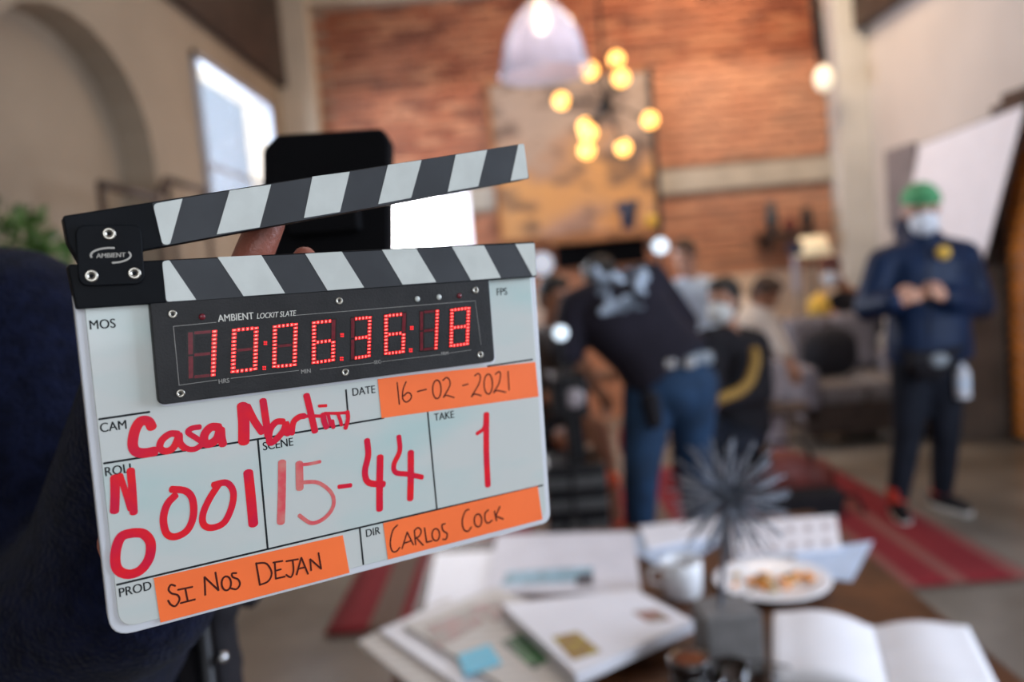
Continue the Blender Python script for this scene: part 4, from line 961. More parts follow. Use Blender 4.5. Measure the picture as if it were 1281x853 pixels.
# red bag hanging by the jeans
q = onY(790, 552, 3.95); b = B(); b.sph(q, (.07, .06, .12)); b.sph(q+V((.01, 0, -.08)), (.06, .05, .07)); o = b.build('red_pouch', 'shoe_red', remesh=.012, smooth_it=3); tag(o, 'red pouch hanging beside the blue jeans of the bending person', 'pouch')
mat('orange_plastic', (.85, .12, .04), .5, var=.1)
for (x, y, Y, r_, m, lab) in ((765, 600, 4.0, .045, 'orange_plastic', 'small orange ball shaped marker light near the red shoes'), (702, 655, 4.35, .06, 'orange_plastic', 'orange plastic cap low on the floor right beside the slate edge'), (732, 660, 4.3, .06, 'shoe_red', 'red cloth bundle low on the floor between the orange cap and the red shoes')):
    c = onZ(x, y, 0) if y > 640 else onY(x, y, Y)
    if y > 640: c.z = r_
    o = B().sph(c, (r_, r_, r_*.95)).build('marker_ball', m); tag(o, lab, 'marker')

# lamp on a stand, bright disc between clapsticks
mat('softbox_white', (.7, .7, .8), .6, emit=.42, ecol=(.80, .80, 1))
mat('lamp_glare', (1, 1, 1), .5, emit=14, ecol=(1, .98, 1))
q = onY(538, 285, 6.6); sb = thing('film_light', 'bright white film lamp in a softbox on a stand, seen between the clapsticks', 'lamp', (q.x, q.y, 0))
M_ = Matrix.Rotation(R(-5), 3, 'Z')
B().box(q+V((0, .0, -.02)), (.68, .03, .62), M_).build('diffuser', 'softbox_white', sb)
b = B(); b.lathe([(.34, .02), (.13, .30), (.10, .34), (.0001, .34)], q+V((0, 0, -.02)), 4, frame((0, 1, 0), (1, 0, 1))); b.build('softbox_shell', 'black_cotton', sb)
B().lathe([(.27, 0), (.0001, .0)], q+V((-.07, -.025, 0)), 32, frame((0, -1, 0))).build('lamp_disc', 'lamp_glare', sb)
area('film_light_glow', q+V((-.07, -.10, 0)), (3.0, 3.6, 1.4), .34, .34, 42, (.95, .96, 1))
B().cone((q.x, q.y+.3, .02), (q.x, q.y+.3, q.z), .018, .014, 10).build('stand_pole', 'black_metal', sb)
for a in (90, 210, 330): B().tube([V((q.x, q.y+.3, .5)), V((q.x+.45*math.cos(R(a)), q.y+.3+.45*math.sin(R(a)), .012))], .012, 8).build('stand_leg', 'black_metal', sb)
# pale reflector with an added glow, right behind slate edge, a small stand lamp and a disc imitating a glare
mat('reflector', (.78, .82, .92), .5, var=.03, emit=.35, ecol=(.78, .86, 1))
q = onY(678, 330, 6.0); rf = thing('glowing_reflector', 'round pale blue reflector with an added glow just right of the clapstick ends', 'lamp', (q.x, q.y, 0))
B().lathe([(.085, 0), (.0001, .012), ], q, 28, frame((0, -1, 0))).build('disc', 'reflector', rf); B().lathe([(.085, 0), (.091, .004), (.091, -.006), (.0001, -.006)], q, 28, frame((0, -1, 0))).build('rim', 'black_metal', rf)
B().cone((q.x, q.y+.02, 0), (q.x, q.y+.02, q.z), .012, .012, 8).build('stand_pole', 'black_metal', rf)
for a in (90, 210, 330): B().tube([V((q.x, q.y+.02, .4)), V((q.x+.35*math.cos(R(a)), q.y+.02+.35*math.sin(R(a)), .012))], .010, 8).build('stand_leg', 'black_metal', rf)
mat('lamp_or_glare_pale', (.8, .9, 1), .4, emit=1.3, ecol=(.75, .88, 1))  # glow of the stand lamp, also used to imitate a reflective glare
for (x, y, Y, r_, lab) in ((825, 308, 5.0, .048, 'small round pale stand lamp right above the bending person'), (701, 416, 3.55, .032, 'small round glowing disc imitating a reflective glare between the slate and the bending person')):
    q = onY(x, y, Y); t = thing('spot_lamp_or_glare', lab, 'lamp', (q.x, q.y, 0))
    B().sph(q+V((0, -.03, 0)), (r_, .012, r_)).build('lens', 'lamp_or_glare_pale', t); b = B(); b.lathe([(r_*1.05, -.03), (r_*1.15, -.02), (r_*.9, .10), (.0001, .11)], q, 20, frame((0, 1, 0))); b.build('housing', 'black_metal', t)  # on the second one, lens and housing only imitate a reflective glare
    B().cone((q.x, q.y+.05, 0), (q.x, q.y+.05, q.z-r_*.9), .011, .011, 8).build('stand_pole', 'black_metal', t)
    for a in (30, 150, 270): B().tube([V((q.x, q.y+.05, .35)), V((q.x+.3*math.cos(R(a)), q.y+.05+.3*math.sin(R(a)), .012))], .010, 8).build('stand_leg', 'black_metal', t)

# mantel with dark opening, dark figure ornament on it
mat('mantel_wood', (.38, .16, .06), .5, var=.25, scale=6)
c0, c1 = onY(695, 298, 7.55), onY(808, 290, 7.55); mz = c0.z-.02
mt = thing('mantelpiece', 'wooden mantel shelf over a dark opening below the abstract picture', 'mantelpiece', ((c0.x+c1.x)/2, 7.7, 0))
B().box(((c0.x+c1.x)/2, 7.72, mz), (c1.x-c0.x+.1, .42, .09)).build('shelf', 'mantel_wood', mt, bevel=.01)
B().box(((c0.x+c1.x)/2, 7.76, mz-.16), (c1.x-c0.x-.02, .32, .22)).build('opening', 'matte_black', mt)
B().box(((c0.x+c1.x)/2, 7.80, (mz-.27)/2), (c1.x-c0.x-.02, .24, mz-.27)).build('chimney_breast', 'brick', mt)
mat('navy_ceramic', (.02, .025, .06), .3, var=.2)
q = onY(785, 270, 7.65); q.z = mz+.045; ob = thing('figurine', 'dark navy ornament with yellow foot on the mantel shelf', 'ornament', q)
b = B(); b.cap(q+V((0, 0, .08)), q+V((.02, 0, .20)), .07, .08); b.sph(q+V((-.06, 0, .22)), .05); b.sph(q+V((.08, 0, .24)), .045); b.cap(q+V((0, 0, .04)), q+V((.02, 0, .1)), .05, .05); b.build('body', 'navy_ceramic', ob, remesh=.012)
B().cone(q, q+V((0, 0, .05)), .07, .05, 16).build('foot', 'navy_ceramic', ob)
q = V((q.x+.22, q.y, q.z)); ob = thing('vase', 'small yellow pot at the right end of the mantel shelf', 'vase', q); B().lathe([(.0001, 0), (.05, 0), (.065, .07), (.04, .12), (.035, .12), (.055, .07), (.04, .01), (.0001, .01)], q, 20).build('pot', 'yellow_print', ob)
# wall shelf with pots and standing lamp right
q = onY(988, 292, 7.7); ws = thing('wall_shelf', 'rustic brown wall shelf on the brick wall, left of the white pilaster', 'shelf', q)
B().box((q.x, 7.82, q.z), (.50, .30, .05)).build('board', 'dark_timber', ws, bevel=.005)
for dx in (-.18, .18): B().box((q.x+dx, 7.86, q.z-.08), (.03, .22, .12)).build('bracket', 'black_metal', ws)
mat('pot_grey', (.07, .075, .08), .6, var=.2)
for x, hh, lab, m in ((966, .30, 'tall dark grey vase at the left end of the wall shelf', 'pot_grey'), (1010, .22, 'dark brown jug at the right end of the wall shelf', 'dark_timber'), (988, .13, 'low brown bowl in the middle of the wall shelf', 'leather_red')):
    c = onY(x, 285, 7.82); c.z = q.z+.025; o = B().lathe([(.0001, 0), (.04, 0), (.065, hh*.45), (.04, hh*.8), (.045, hh), (.037, hh), (.03, hh*.8), (.0001, hh*.3)], c, 20).build('vase', m); tag(o, lab, 'vase')
mat('shade_cream', (.75, .62, .42), .8, emit=.35, ecol=(1, .8, .5))
q = onY(1017, 308, 7.2); fl_ = thing('floor_lamp', 'cream shaded floor lamp left of the white pilaster', 'lamp', (q.x, q.y, 0))
b = B(); b.lathe([(.16, -.09), (.11, .09)], q, 28); b.build('lamp_shade', 'shade_cream', fl_, solid=.004); B().cone((q.x, q.y, .02), (q.x, q.y, q.z+.05), .012, .012, 10).build('pole', 'black_metal', fl_); B().cone((q.x, q.y, 0), (q.x, q.y, .025), .14, .13, 24).build('base', 'black_metal', fl_)
q = onY(994, 315, 6.92); gl = thing('grip_stand', 'grey grip stand with dark blue head in front of the wall shelf', 'stand', (q.x, q.y, 0))
B().cone((q.x, q.y, .02), q, .016, .016, 10).build('pole', 'steel', gl); b = B().box(q+V((0, 0, .03)), (.12, .10, .10)); b.build('head', 'navy_ceramic', gl, bevel=.015); B().cone(q+V((0, 0, -.34)), q+V((0, 0, -.05)), .035, .03, 12).build('sleeve', 'pale_stone', gl)
for a in (90, 210, 330): B().tube([V((q.x, q.y, .5)), V((q.x+.16*math.cos(R(a)), q.y+.16*math.sin(R(a)), .012))], .012, 8).build('stand_leg', 'steel', gl)

# abstract picture on the brick wall
def art_mat():
    m = bpy.data.materials.new('painted_canvas'); m.use_nodes = True; nt = m.node_tree; N = nt.nodes; L = nt.links; b = N['Principled BSDF']
    tc = N.new('ShaderNodeTexCoord'); mp = N.new('ShaderNodeMapping'); mp.inputs['Scale'].default_value = (1.1, 1, 2.0); mp.inputs['Location'].default_value = (1.3, 0, .4); L.new(tc.outputs['Object'], mp.inputs[0])
    nz = N.new('ShaderNodeTexNoise'); nz.inputs['Scale'].default_value = 1.5; nz.inputs['Detail'].default_value = 4; L.new(mp.outputs[0], nz.inputs['Vector'])
    s_ = N.new('ShaderNodeSeparateXYZ'); L.new(tc.outputs['Object'], s_.inputs[0])
    mr = N.new('ShaderNodeMapRange'); mr.inputs[1].default_value = 1.8; mr.inputs[2].default_value = 3.3; L.new(s_.outputs['Z'], mr.inputs[0])
    cr = N.new('ShaderNodeValToRGB'); e = cr.color_ramp.elements
    e[0].color = (.42, .26, .19, 1); e[1].color = (.40, .30, .24, 1); e[0].position = 0; e[1].position = 1
    for p, c in ((.15, (.62, .33, .14, 1)), (.38, (.68, .34, .12, 1)), (.55, (.45, .26, .16, 1)), (.7, (.46, .33, .25, 1))): k = e.new(p); k.color = c
    ad = N.new('ShaderNodeMath'); ad.operation = 'MULTIPLY_ADD'; ad.inputs[1].default_value = 1.1; ad.inputs[2].default_value = -.52; L.new(nz.outputs['Fac'], ad.inputs[0])
    a2 = N.new('ShaderNodeMath'); a2.operation = 'ADD'; L.new(mr.outputs[0], a2.inputs[0]); L.new(ad.outputs[0], a2.inputs[1]); L.new(a2.outputs[0], cr.inputs[0])
    n2 = N.new('ShaderNodeTexNoise'); n2.inputs['Scale'].default_value = 2.1; n2.inputs['Detail'].default_value = 3; L.new(mp.outputs[0], n2.inputs['Vector'])
    r2 = N.new('ShaderNodeMapRange'); r2.inputs[1].default_value = .50; r2.inputs[2].default_value = .60; r2.inputs[4].default_value = .75; L.new(n2.outputs['Fac'], r2.inputs[0])
    mx = N.new('ShaderNodeMix'); mx.data_type = 'RGBA'; mx.inputs[7].default_value = (.10, .065, .055, 1); L.new(r2.outputs[0], mx.inputs[0]); L.new(cr.outputs[0], mx.inputs[6]); L.new(mx.outputs[2], b.inputs['Base Color']); b.inputs['Roughness'].default_value = .6
    MATS['painted_canvas'] = m
art_mat()
pc = thing('painting', 'large abstract painting in orange and brown on the brick wall', 'painting', (.66, 7.93, 2.5)); ROOTM[pc.name] = Matrix.Identity(4); pc.location = (0, 0, 0)
B().box((.67, 7.93, 2.56), (1.56, .03, 1.50)).build('canvas', 'painted_canvas', pc)
B().box((1.46, 7.925, 2.56), (.05, .07, 1.6)).build('frame_rail', 'dark_timber', pc)
B().box((-.12, 7.925, 2.56), (.03, .06, 1.6)).build('frame_rail', 'mantel_wood', pc)
for z in (1.79, 3.33): B().box((.67, 7.925, z), (1.56, .06, .03)).build('frame_rail', 'mantel_wood', pc)

# chandelier
mat('bulb_warm', (1, .6, .2), .4, emit=4.2, ecol=(1, .43, .09))
mat('filament', (1, .8, .4), .4, emit=60, ecol=(1, .62, .22))
Yc = 5.6; hub = onY(758, 133, Yc); ch = thing('chandelier', 'black branching chandelier with nine glowing amber bulbs', 'chandelier', hub)
B().sph(hub, .05).build('hub', 'black_metal', ch); B().cone(hub, V((hub.x, hub.y, ZC-.02)), .010, .010, 8).build('rod', 'black_metal', ch); B().cone((hub.x, hub.y, ZC-.04), (hub.x, hub.y, ZC), .07, .07, 20).build('ceiling_rose', 'black_metal', ch)
for i, (x, y, dy) in enumerate(((737.6, 88, -.3), (771, 74, .35), (777, 97.5, -.1), (702.3, 126, .1), (813, 150, .0), (732.7, 158, .3), (736, 166, -.35), (734, 188, .05), (780, 184.7, .15))):
    p = onY(x, y, Yc+dy); d = (p-hub).normalized(); k = p-d*.055
    B().tube([hub, mix(hub, k, .5)+V((0, 0, .015)), k], .008, 8).build('arm', 'black_metal', ch)
    B().cone(k-d*.02, k+d*.02, .018, .018, 12).build('socket', 'black_metal', ch)
    bl = B().sph(p, .055, u=16, v=10).build('bulb', 'bulb_warm', ch)
# pendant lamp with glass dome
pd_c = onY(682, 92, 3.0); pd = thing('pendant_lamp', 'clear ribbed glass dome pendant lamp with lit bulb, top centre', 'lamp', pd_c)
prof = [(.172, 0), (.166, .012), (.158, .03), (.150, .07), (.135, .13), (.110, .18), (.075, .225), (.045, .25), (.035, .27)]
b = B(); b.lathe(prof, pd_c, 48); b.build('glass_dome', 'dome_glass', pd, solid=.004)
B().lathe([(.172, -.006), (.178, 0), (.172, .006), (.166, 0), (.172, -.006)], pd_c, 48).build('rim', 'dome_glass', pd)
B().cone(pd_c+V((0, 0, .265)), pd_c+V((0, 0, .36)), .04, .03, 20).build('socket_cup', 'steel', pd); B().cone(pd_c+V((0, 0, .36)), V((pd_c.x, pd_c.y, ZC-.02)), .005, .005, 8).build('cord', 'black_metal', pd)
B().cone((pd_c.x, pd_c.y, ZC-.03), (pd_c.x, pd_c.y, ZC), .06, .06, 20).build('ceiling_rose', 'black_metal', pd)
point('pendant_glow', pd_c+V((0, 0, .12)), 1.2, (1, .86, .8), .03)
mat('bulb_pendant', (1, .85, .6), .4, emit=4.5, ecol=(1, .62, .32))
B().lathe([(.0001, .145), (.022, .155), (.034, .185), (.026, .225), (.018, .26), (.0001, .262)], pd_c, 20).build('bulb', 'bulb_pendant', pd)
for k in range(24):
    a = R(15*k); B().tube([pd_c+V((r_*math.cos(a)*1.012, r_*math.sin(a)*1.012, z_)) for r_, z_ in prof[1:-1]], .0022, 4).build('rib', 'dome_glass', pd)
# tube lamp high on the right
mat('warm_glass', (1, .92, .75), .4, emit=.75, ecol=(1, .88, .66))
q = onY(1028, 78, 7.6); tl = thing('tube_pendant', 'long black tube lamp with cream glass end beside the white pilaster', 'lamp', q)
B().cone(q, onY(1016, -30, 7.6), .045, .045, 16).build('tube', 'black_metal', tl); B().cone(V((onY(1016, -30, 7.6).x, 7.6, onY(1016, -30, 7.6).z)), V((onY(1016, -30, 7.6).x, 7.6, ZC)), .01, .01, 8).build('rod', 'black_metal', tl)
B().sph(q+V((.01, 0, -.15)), (.085, .085, .12)).build('glass_end', 'warm_glass', tl)

# reflector board by the right wall
mat('foam_white', (.84, .85, .95), .6, var=.02)
rb = thing('reflector_board', 'large white reflector board leaning by the right wall behind the navy puffer', 'board', (3.1, 5.4, 0))
q4 = [onX(1150, 182, 3.35), onX(1282, 131, 3.35), onX(1229, 330, 3.30), onX(1120, 352, 3.30)]
q4 = [V(p) for p in q4]
nn = (q4[1]-q4[0]).cross(q4[2]-q4[0]).normalized(); nn = nn if nn.x < 0 else -nn
b = B(); b._add(q4+[p-nn*.04 for p in q4], [(0, 1, 2, 3), (7, 6, 5, 4), (0, 4, 5, 1), (1, 5, 6, 2), (2, 6, 7, 3), (3, 7, 4, 0)]); b.build('panel', 'foam_white', rb)
for i, j in ((0, 1), (1, 2)): B().tube([q4[i]-nn*.02, q4[j]-nn*.02], .016, 8).build('edge_strip', 'black_metal', rb)
bc = sum(q4, V())/4; B().cone((3.42, bc.y, .02), (3.42, bc.y, bc.z), .016, .016, 8).build('stand_pole', 'black_metal', rb)
for a in (90, 180, 270): B().tube([V((3.42, bc.y, .5)), V((3.42+.07*math.cos(R(a)), bc.y+.10*math.sin(R(a)), .012))], .010, 8).build('stand_leg', 'black_metal', rb)
mat('grey_panel', (.24, .22, .24), .7, var=.1)
p0, p1 = onX(1115, 195, 3.48), onX(1147, 290, 3.48)
wp = B().box((3.47, (p0.y+p1.y)/2, (p0.z+p1.z)/2+.05), (.05, abs(p0.y-p1.y)+.1, abs(p0.z-p1.z))).build('wall_panel', 'grey_panel'); tag(wp, 'grey framed panel on the right wall, left of the white reflector board', 'panel')
# amber slatted door at the right edge
mat('amber_wood', (.46, .15, .02), .45, var=.3, scale=5); mat('brown_wood', (.06, .035, .025), .6, var=.3, scale=6)
dr = bpy.data.objects.new('door_1', None); COL.objects.link(dr); dr['kind'] = 'structure'
ya, yb_ = 4.6, 5.62
for y in (ya-.06, yb_+.06): B().box((XR-.03, y, 1.15), (.07, .13, 2.4)).build('door_post', 'brown_wood', dr)
B().box((XR-.03, (ya+yb_)/2, 2.35), (.07, yb_-ya, .12)).build('door_head', 'brown_wood', dr)
for k in range(26): B().box((XR-.03, (ya+yb_)/2, .06+k*.086), (.045, yb_-ya, .062), Matrix.Rotation(R(18), 3, 'Y')).build('slat', 'amber_wood', dr)
# taupe cupboard with things, between puffer person and the door
mat('taupe', (.13, .105, .09), .7, var=.2, scale=5)
cb = thing('cupboard', 'brownish grey low cupboard against the right wall', 'cupboard', (3.2, 6.4, 0)); 
B().box((3.24, 5.98, .62), (.48, .62, 1.24)).build('body', 'taupe', cb, bevel=.01)
for y in (5.84, 6.13): d = B().box((2.99, y, .62), (.02, .27, 1.14)).build('door', 'taupe', cb, bevel=.004); B().sph((2.975, y+(.09 if y < 6 else -.09), .7), .014).build('knob', 'steel', d)
q = V((3.1, 5.75, 1.24)); o = B().lathe([(.0001, 0), (.05, 0), (.07, .08), (.05, .16), (.045, .16), (.0001, .05)], q, 20).build('jar', 'pot_grey'); tag(o, 'grey jar standing on the low cupboard by the right wall', 'jar')

# left: handrail, plant
hr = thing('handrail', 'dark metal handrail along the left wall', 'handrail', (-1.9, 4.5, 0)); 
pA = [onX(125, 233, -1.92), onX(196, 243, -1.92), onX(215, 228, -1.92)]
a0 = onX(125, 230, -1.92); a1 = onX(196, 247, -1.92); b0 = onX(208, 224, -1.92); b1 = onX(255, 238, -1.92)
B().tube([a0, a1], .022, 8).build('rail', 'brown_wood', hr); B().tube([b0, b1], .020, 8).build('rail', 'brown_wood', hr); B().tube([a1, b0], .018, 8).build('rail', 'brown_wood', hr)
for p in (a0, a1, b0, b1): B().tube([p, V((p.x, p.y, .0))], .018, 8).build('post', 'brown_wood', hr)
mat('leaf_green', (.045, .13, .020), .5, var=.5, scale=30, col2=(.12, .24, .05))
q = onY(18, 330, 2.5); q.x -= .06; pl = thing('potted_plant', 'bushy green potted plant by the left wall, behind the navy fleece', 'plant', (q.x, q.y, 0))
b = B(); rr = random.Random(3)
for k in range(900):
    d = V((rr.gauss(0, 1), rr.gauss(0, 1), rr.gauss(0, 1))).normalized(); p = q+V((d.x*.20, d.y*.20, d.z*.19))*rr.uniform(.6, 1.05)
    s1 = (d+V((rr.uniform(-.6, .6), rr.uniform(-.6, .6), rr.uniform(-.2, .6)))).normalized(); s2 = s1.cross(V((rr.random(), rr.random(), rr.random()))).normalized(); l = rr.uniform(.03, .05)
    b._add([p, p+s1*l*.5+s2*l*.28, p+s1*l, p+s1*l*.5-s2*l*.28], [(0, 1, 2), (0, 2, 3)])
b.build('foliage', 'leaf_green', pl, kind='stuff')
B().cone((q.x, q.y, .5), q, .012, .01, 8).build('stem', 'brown_wood', pl); mat('terracotta', (.35, .14, .07), .8, var=.1)
B().lathe([(.0001, 0), (.13, 0), (.17, .95), (.155, .95), (.12, .86), (.0001, .86)], (q.x, q.y, 0), 24).build('tall_planter', 'terracotta', pl)

# ------------------------------------------------------------------ table and what lies on it
ZT = .5
mat('table_wood', (.075, .026, .009), .5, spec=.3, var=.35, scale=6, bump=.05, bscale=60)
tb = thing('coffee_table', 'dark brown wooden table covered with papers and books', 'table', (.33, 2.1, 0))
for k in range(5): B().box((-.40+.288*(k+.5), 2.04, ZT-.02), (.286, 1.80, .04)).build('board', 'table_wood', tb, bevel=.003)
B().box((.32, 2.04, ZT-.075), (1.30, 1.66, .07)).build('apron', 'table_wood', tb)
for x in (-.31, .95):
    for y in (1.24, 2.84): B().box((x, y, (ZT-.04)/2), (.08, .08, ZT-.04)).build('leg', 'table_wood', tb, bevel=.005)
def paper_mat(name, base, ink, amt=.5, sc=(60, 300), thr=.5):
    m = bpy.data.materials.new(name); m.use_nodes = True; nt = m.node_tree; N = nt.nodes; L = nt.links; b = N['Principled BSDF']
    tc = N.new('ShaderNodeTexCoord'); w_ = N.new('ShaderNodeTexWave'); w_.wave_type = 'BANDS'; w_.bands_direction = 'Y'; w_.inputs['Scale'].default_value = sc[0]; L.new(tc.outputs['Object'], w_.inputs['Vector'])
    nz = N.new('ShaderNodeTexNoise'); nz.inputs['Scale'].default_value = 9; L.new(tc.outputs['Object'], nz.inputs['Vector'])
    a = N.new('ShaderNodeMath'); a.operation = 'GREATER_THAN'; a.inputs[1].default_value = thr; L.new(w_.outputs['Fac'], a.inputs[0])
    c = N.new('ShaderNodeMath'); c.operation = 'MULTIPLY'; L.new(a.outputs[0], c.inputs[0]); L.new(nz.outputs['Fac'], c.inputs[1])
    d = N.new('ShaderNodeMath'); d.operation = 'MULTIPLY'; d.inputs[1].default_value = amt; L.new(c.outputs[0], d.inputs[0])
    mx = N.new('ShaderNodeMix'); mx.data_type = 'RGBA'; mx.inputs[6].default_value = (*base, 1); mx.inputs[7].default_value = (*ink, 1); L.new(d.outputs[0], mx.inputs[0]); L.new(mx.outputs[2], b.inputs['Base Color']); b.inputs['Roughness'].default_value = .55; MATS[name] = m
paper_mat('news_paper', (.76, .75, .82), (.20, .20, .24), .55, (12, 0), .45)
paper_mat('magazine_paper', (.60, .56, .52), (.25, .22, .2), .5, (8, 0), .5)
mat('paper_white', (.80, .80, .86), .5, var=.02); mat('paper_blue', (.46, .56, .72), .5, var=.05, scale=14); mat('book_page', (.78, .78, .82), .6, var=.03, scale=12); mat('page_edge', (.60, .52, .42), .8, var=.2, scale=200)
mat('print_blue', (.25, .42, .52), .5, var=.3, scale=30); mat('print_dark', (.06, .06, .08), .5); mat('print_olive', (.42, .34, .03), .5, var=.0, scale=30, col2=(.25, .10, .05))
mat('print_green', (.05, .22, .05), .5, var=.0, scale=25, col2=(.02, .03, .02)); mat('note_cyan', (.14, .55, .75), .55, var=.03); mat('print_photo', (.26, .25, .20), .5, var=.0, scale=25, col2=(.35, .16, .14))
def slab(name, px, z0, th, m, parent=None, curl=0., n=6, label=None, cat=None, group=None):
    """sheet whose corners are the four photo points (tl, tr, br, bl) at height z0"""
    c = [onZ(x, y, z0) for x, y in px]; b = B(); vs = []; fs = []
    for j in range(n+1):
        for i in range(n+1):
            s_, t = i/n, j/n; p = (c[0]*(1-s_)+c[1]*s_)*(1-t)+(c[3]*(1-s_)+c[2]*s_)*t
            p = V((p.x, p.y, z0+th+curl*(abs(s_-.5)*2)**3*abs(math.sin(3*t+s_*2)))); vs.append(p)
    N_ = len(vs); low = [V((v.x, v.y, v.z-th)) for v in vs]
    for j in range(n):
        for i in range(n): a = j*(n+1)+i; fs += [(a, a+1, a+n+2, a+n+1), (N_+a, N_+a+n+1, N_+a+n+2, N_+a+1)]
    rim = [i for i in range(n+1)]+[(j+1)*(n+1)-1 for j in range(1, n+1)]+[n*(n+1)+i for i in range(n-1, -1, -1)]+[j*(n+1) for j in range(n-1, 0, -1)]
    for i in range(len(rim)): a, d = rim[i], rim[(i+1) % len(rim)]; fs.append((a, d, N_+d, N_+a))
    b.sm = False; b._add(vs+low, fs); o = b.build(name, m, parent)
    if label: tag(o, label, cat, group)
    return o
# spread newspaper
nw = slab('newspaper', ((622, 672), (792, 668), (803, 746), (606, 744)), ZT, .010, 'news_paper', label='opened newspaper with blue headline strip, below the slate corner', cat='newspaper')
slab('printed_strip', ((635, 715), (742, 709), (740, 727), (626, 733)), ZT+.0102, .0006, 'print_blue', nw); slab('printed_mark', ((722, 718), (742, 717), (742, 732), (720, 733)), ZT+.0109, .0006, 'print_dark', nw)
for x in (650, 690, 745): slab('printed_column', ((x, 676), (x+28, 675), (x+26, 703), (x-3, 705)), ZT+.0102, .0004, 'news_paper', nw)
slab('paper_sheet', ((545, 694), (618, 690), (604, 764), (530, 772)), ZT, .004, 'paper_white', label='blank white sheet at the left table edge', cat='paper')
# loose stack of magazines
slab('magazine', ((448, 806), (560, 752), (700, 800), (560, 900)), ZT, .010, 'magazine_paper', label='lowest magazine of the fanned pile at the front left corner', cat='magazine', group='magazines in the front pile')
m2 = slab('magazine', ((475, 792), (600, 742), (720, 800), (600, 880)), ZT+.011, .010, 'paper_white', label='middle magazine of the fanned pile at the front left corner', cat='magazine', group='magazines in the front pile')
m3 = slab('magazine', ((505, 785), (620, 738), (770, 800), (690, 900)), ZT+.022, .010, 'magazine_paper', label='top magazine of the front pile with photos and a cyan note on it', cat='magazine', group='magazines in the front pile')
slab('printed_photo', ((530, 785), (592, 758), (606, 778), (548, 812)), ZT+.0322, .0005, 'print_photo', m3); slab('printed_photo', ((626, 803), (652, 792), (690, 822), (668, 838)), ZT+.0322, .0005, 'print_green', m3)
slab('printed_photo', ((590, 760), (622, 748), (650, 765), (620, 778)), ZT+.0322, .0005, 'print_photo', m3)
slab('sticky_note', ((572, 820), (612, 806), (628, 830), (582, 846)), ZT+.0330, .002, 'note_cyan', label='cyan sticky note on the top magazine', cat='note')
# thick white catalogue lying across the pile
ct = slab('catalogue', ((628, 768), (795, 750), (868, 790), (722, 858)), ZT+.036, .030, 'paper_white', label='thick white catalogue with a yellow green picture on its cover', cat='catalogue')
slab('page_block', ((634, 772), (792, 755), (862, 793), (722, 853)), ZT+.0345, .0012, 'page_edge', ct)
slab('printed_photo', ((690, 797), (722, 790), (752, 815), (716, 826)), ZT+.0662, .0006, 'print_olive', ct); slab('printed_line', ((790, 765), (822, 762), (842, 775), (812, 779)), ZT+.0662, .0005, 'print_photo', ct)
# papers round the mug
slab('paper_sheet', ((762, 676), (868, 652), (900, 680), (838, 716)), ZT+.001, .006, 'paper_blue', label='pale blue folded sheet behind the white mug', cat='paper')
slab('paper_sheet', ((800, 662), (900, 650), (905, 672), (812, 690)), ZT+.009, .012, 'paper_white', label='white brochure on the pale blue sheet behind the mug', cat='paper')
fo = slab('folder', ((1000, 690), (1092, 678), (1065, 728), (985, 718)), ZT+.0, .004, 'paper_blue', label='pale blue folder sticking out past the right table edge', cat='folder')
gp = slab('desk_calendar', ((915, 660), (1046, 650), (1052, 690), (918, 702)), ZT+.006, .018, 'paper_white', label='white sheet block with dark printed squares beyond the plate', cat='calendar')
for i in range(6):
    for j in range(2):
        s0, s1 = (i+.15)/6, (i+.55)/6; t0, t1 = (j+.2)/2, (j+.6)/2
        bl_ = lambda s_, t: (915+131*s_+3*s_*t+3*t*(1-s_), 660-10*s_+(42-2*s_)*t)
        slab('printed_square', (bl_(s0, t0), bl_(s1, t0), bl_(s1, t1), bl_(s0, t1)), ZT+.0242, .0005, 'pale_stone', gp, n=1)
# mug
mat('ceramic_white', (.80, .82, .86), .25, var=.01, coat=.3)
q = onZ(859, 752, ZT); q.y += .045; q.z = ZT; mg = thing('mug', 'white ceramic mug between the newspaper and the wire sculpture', 'mug', q)
B().lathe([(.0001, 0), (.048, 0), (.056, .008), (.060, .105), (.056, .108), (.052, .10), (.048, .012), (.0001, .010)], q, 36).build('cup', 'ceramic_white', mg); B().cone(q+V((0, 0, .07)), q+V((0, 0, .072)), .050, .050, 28).build('coffee', 'table_wood', mg)
B().tube([q+V((-.055, .01, .085)), q+V((-.09, .01, .08)), q+V((-.095, .01, .045)), q+V((-.052, .01, .028))], .007, 8).build('handle', 'ceramic_white', mg)
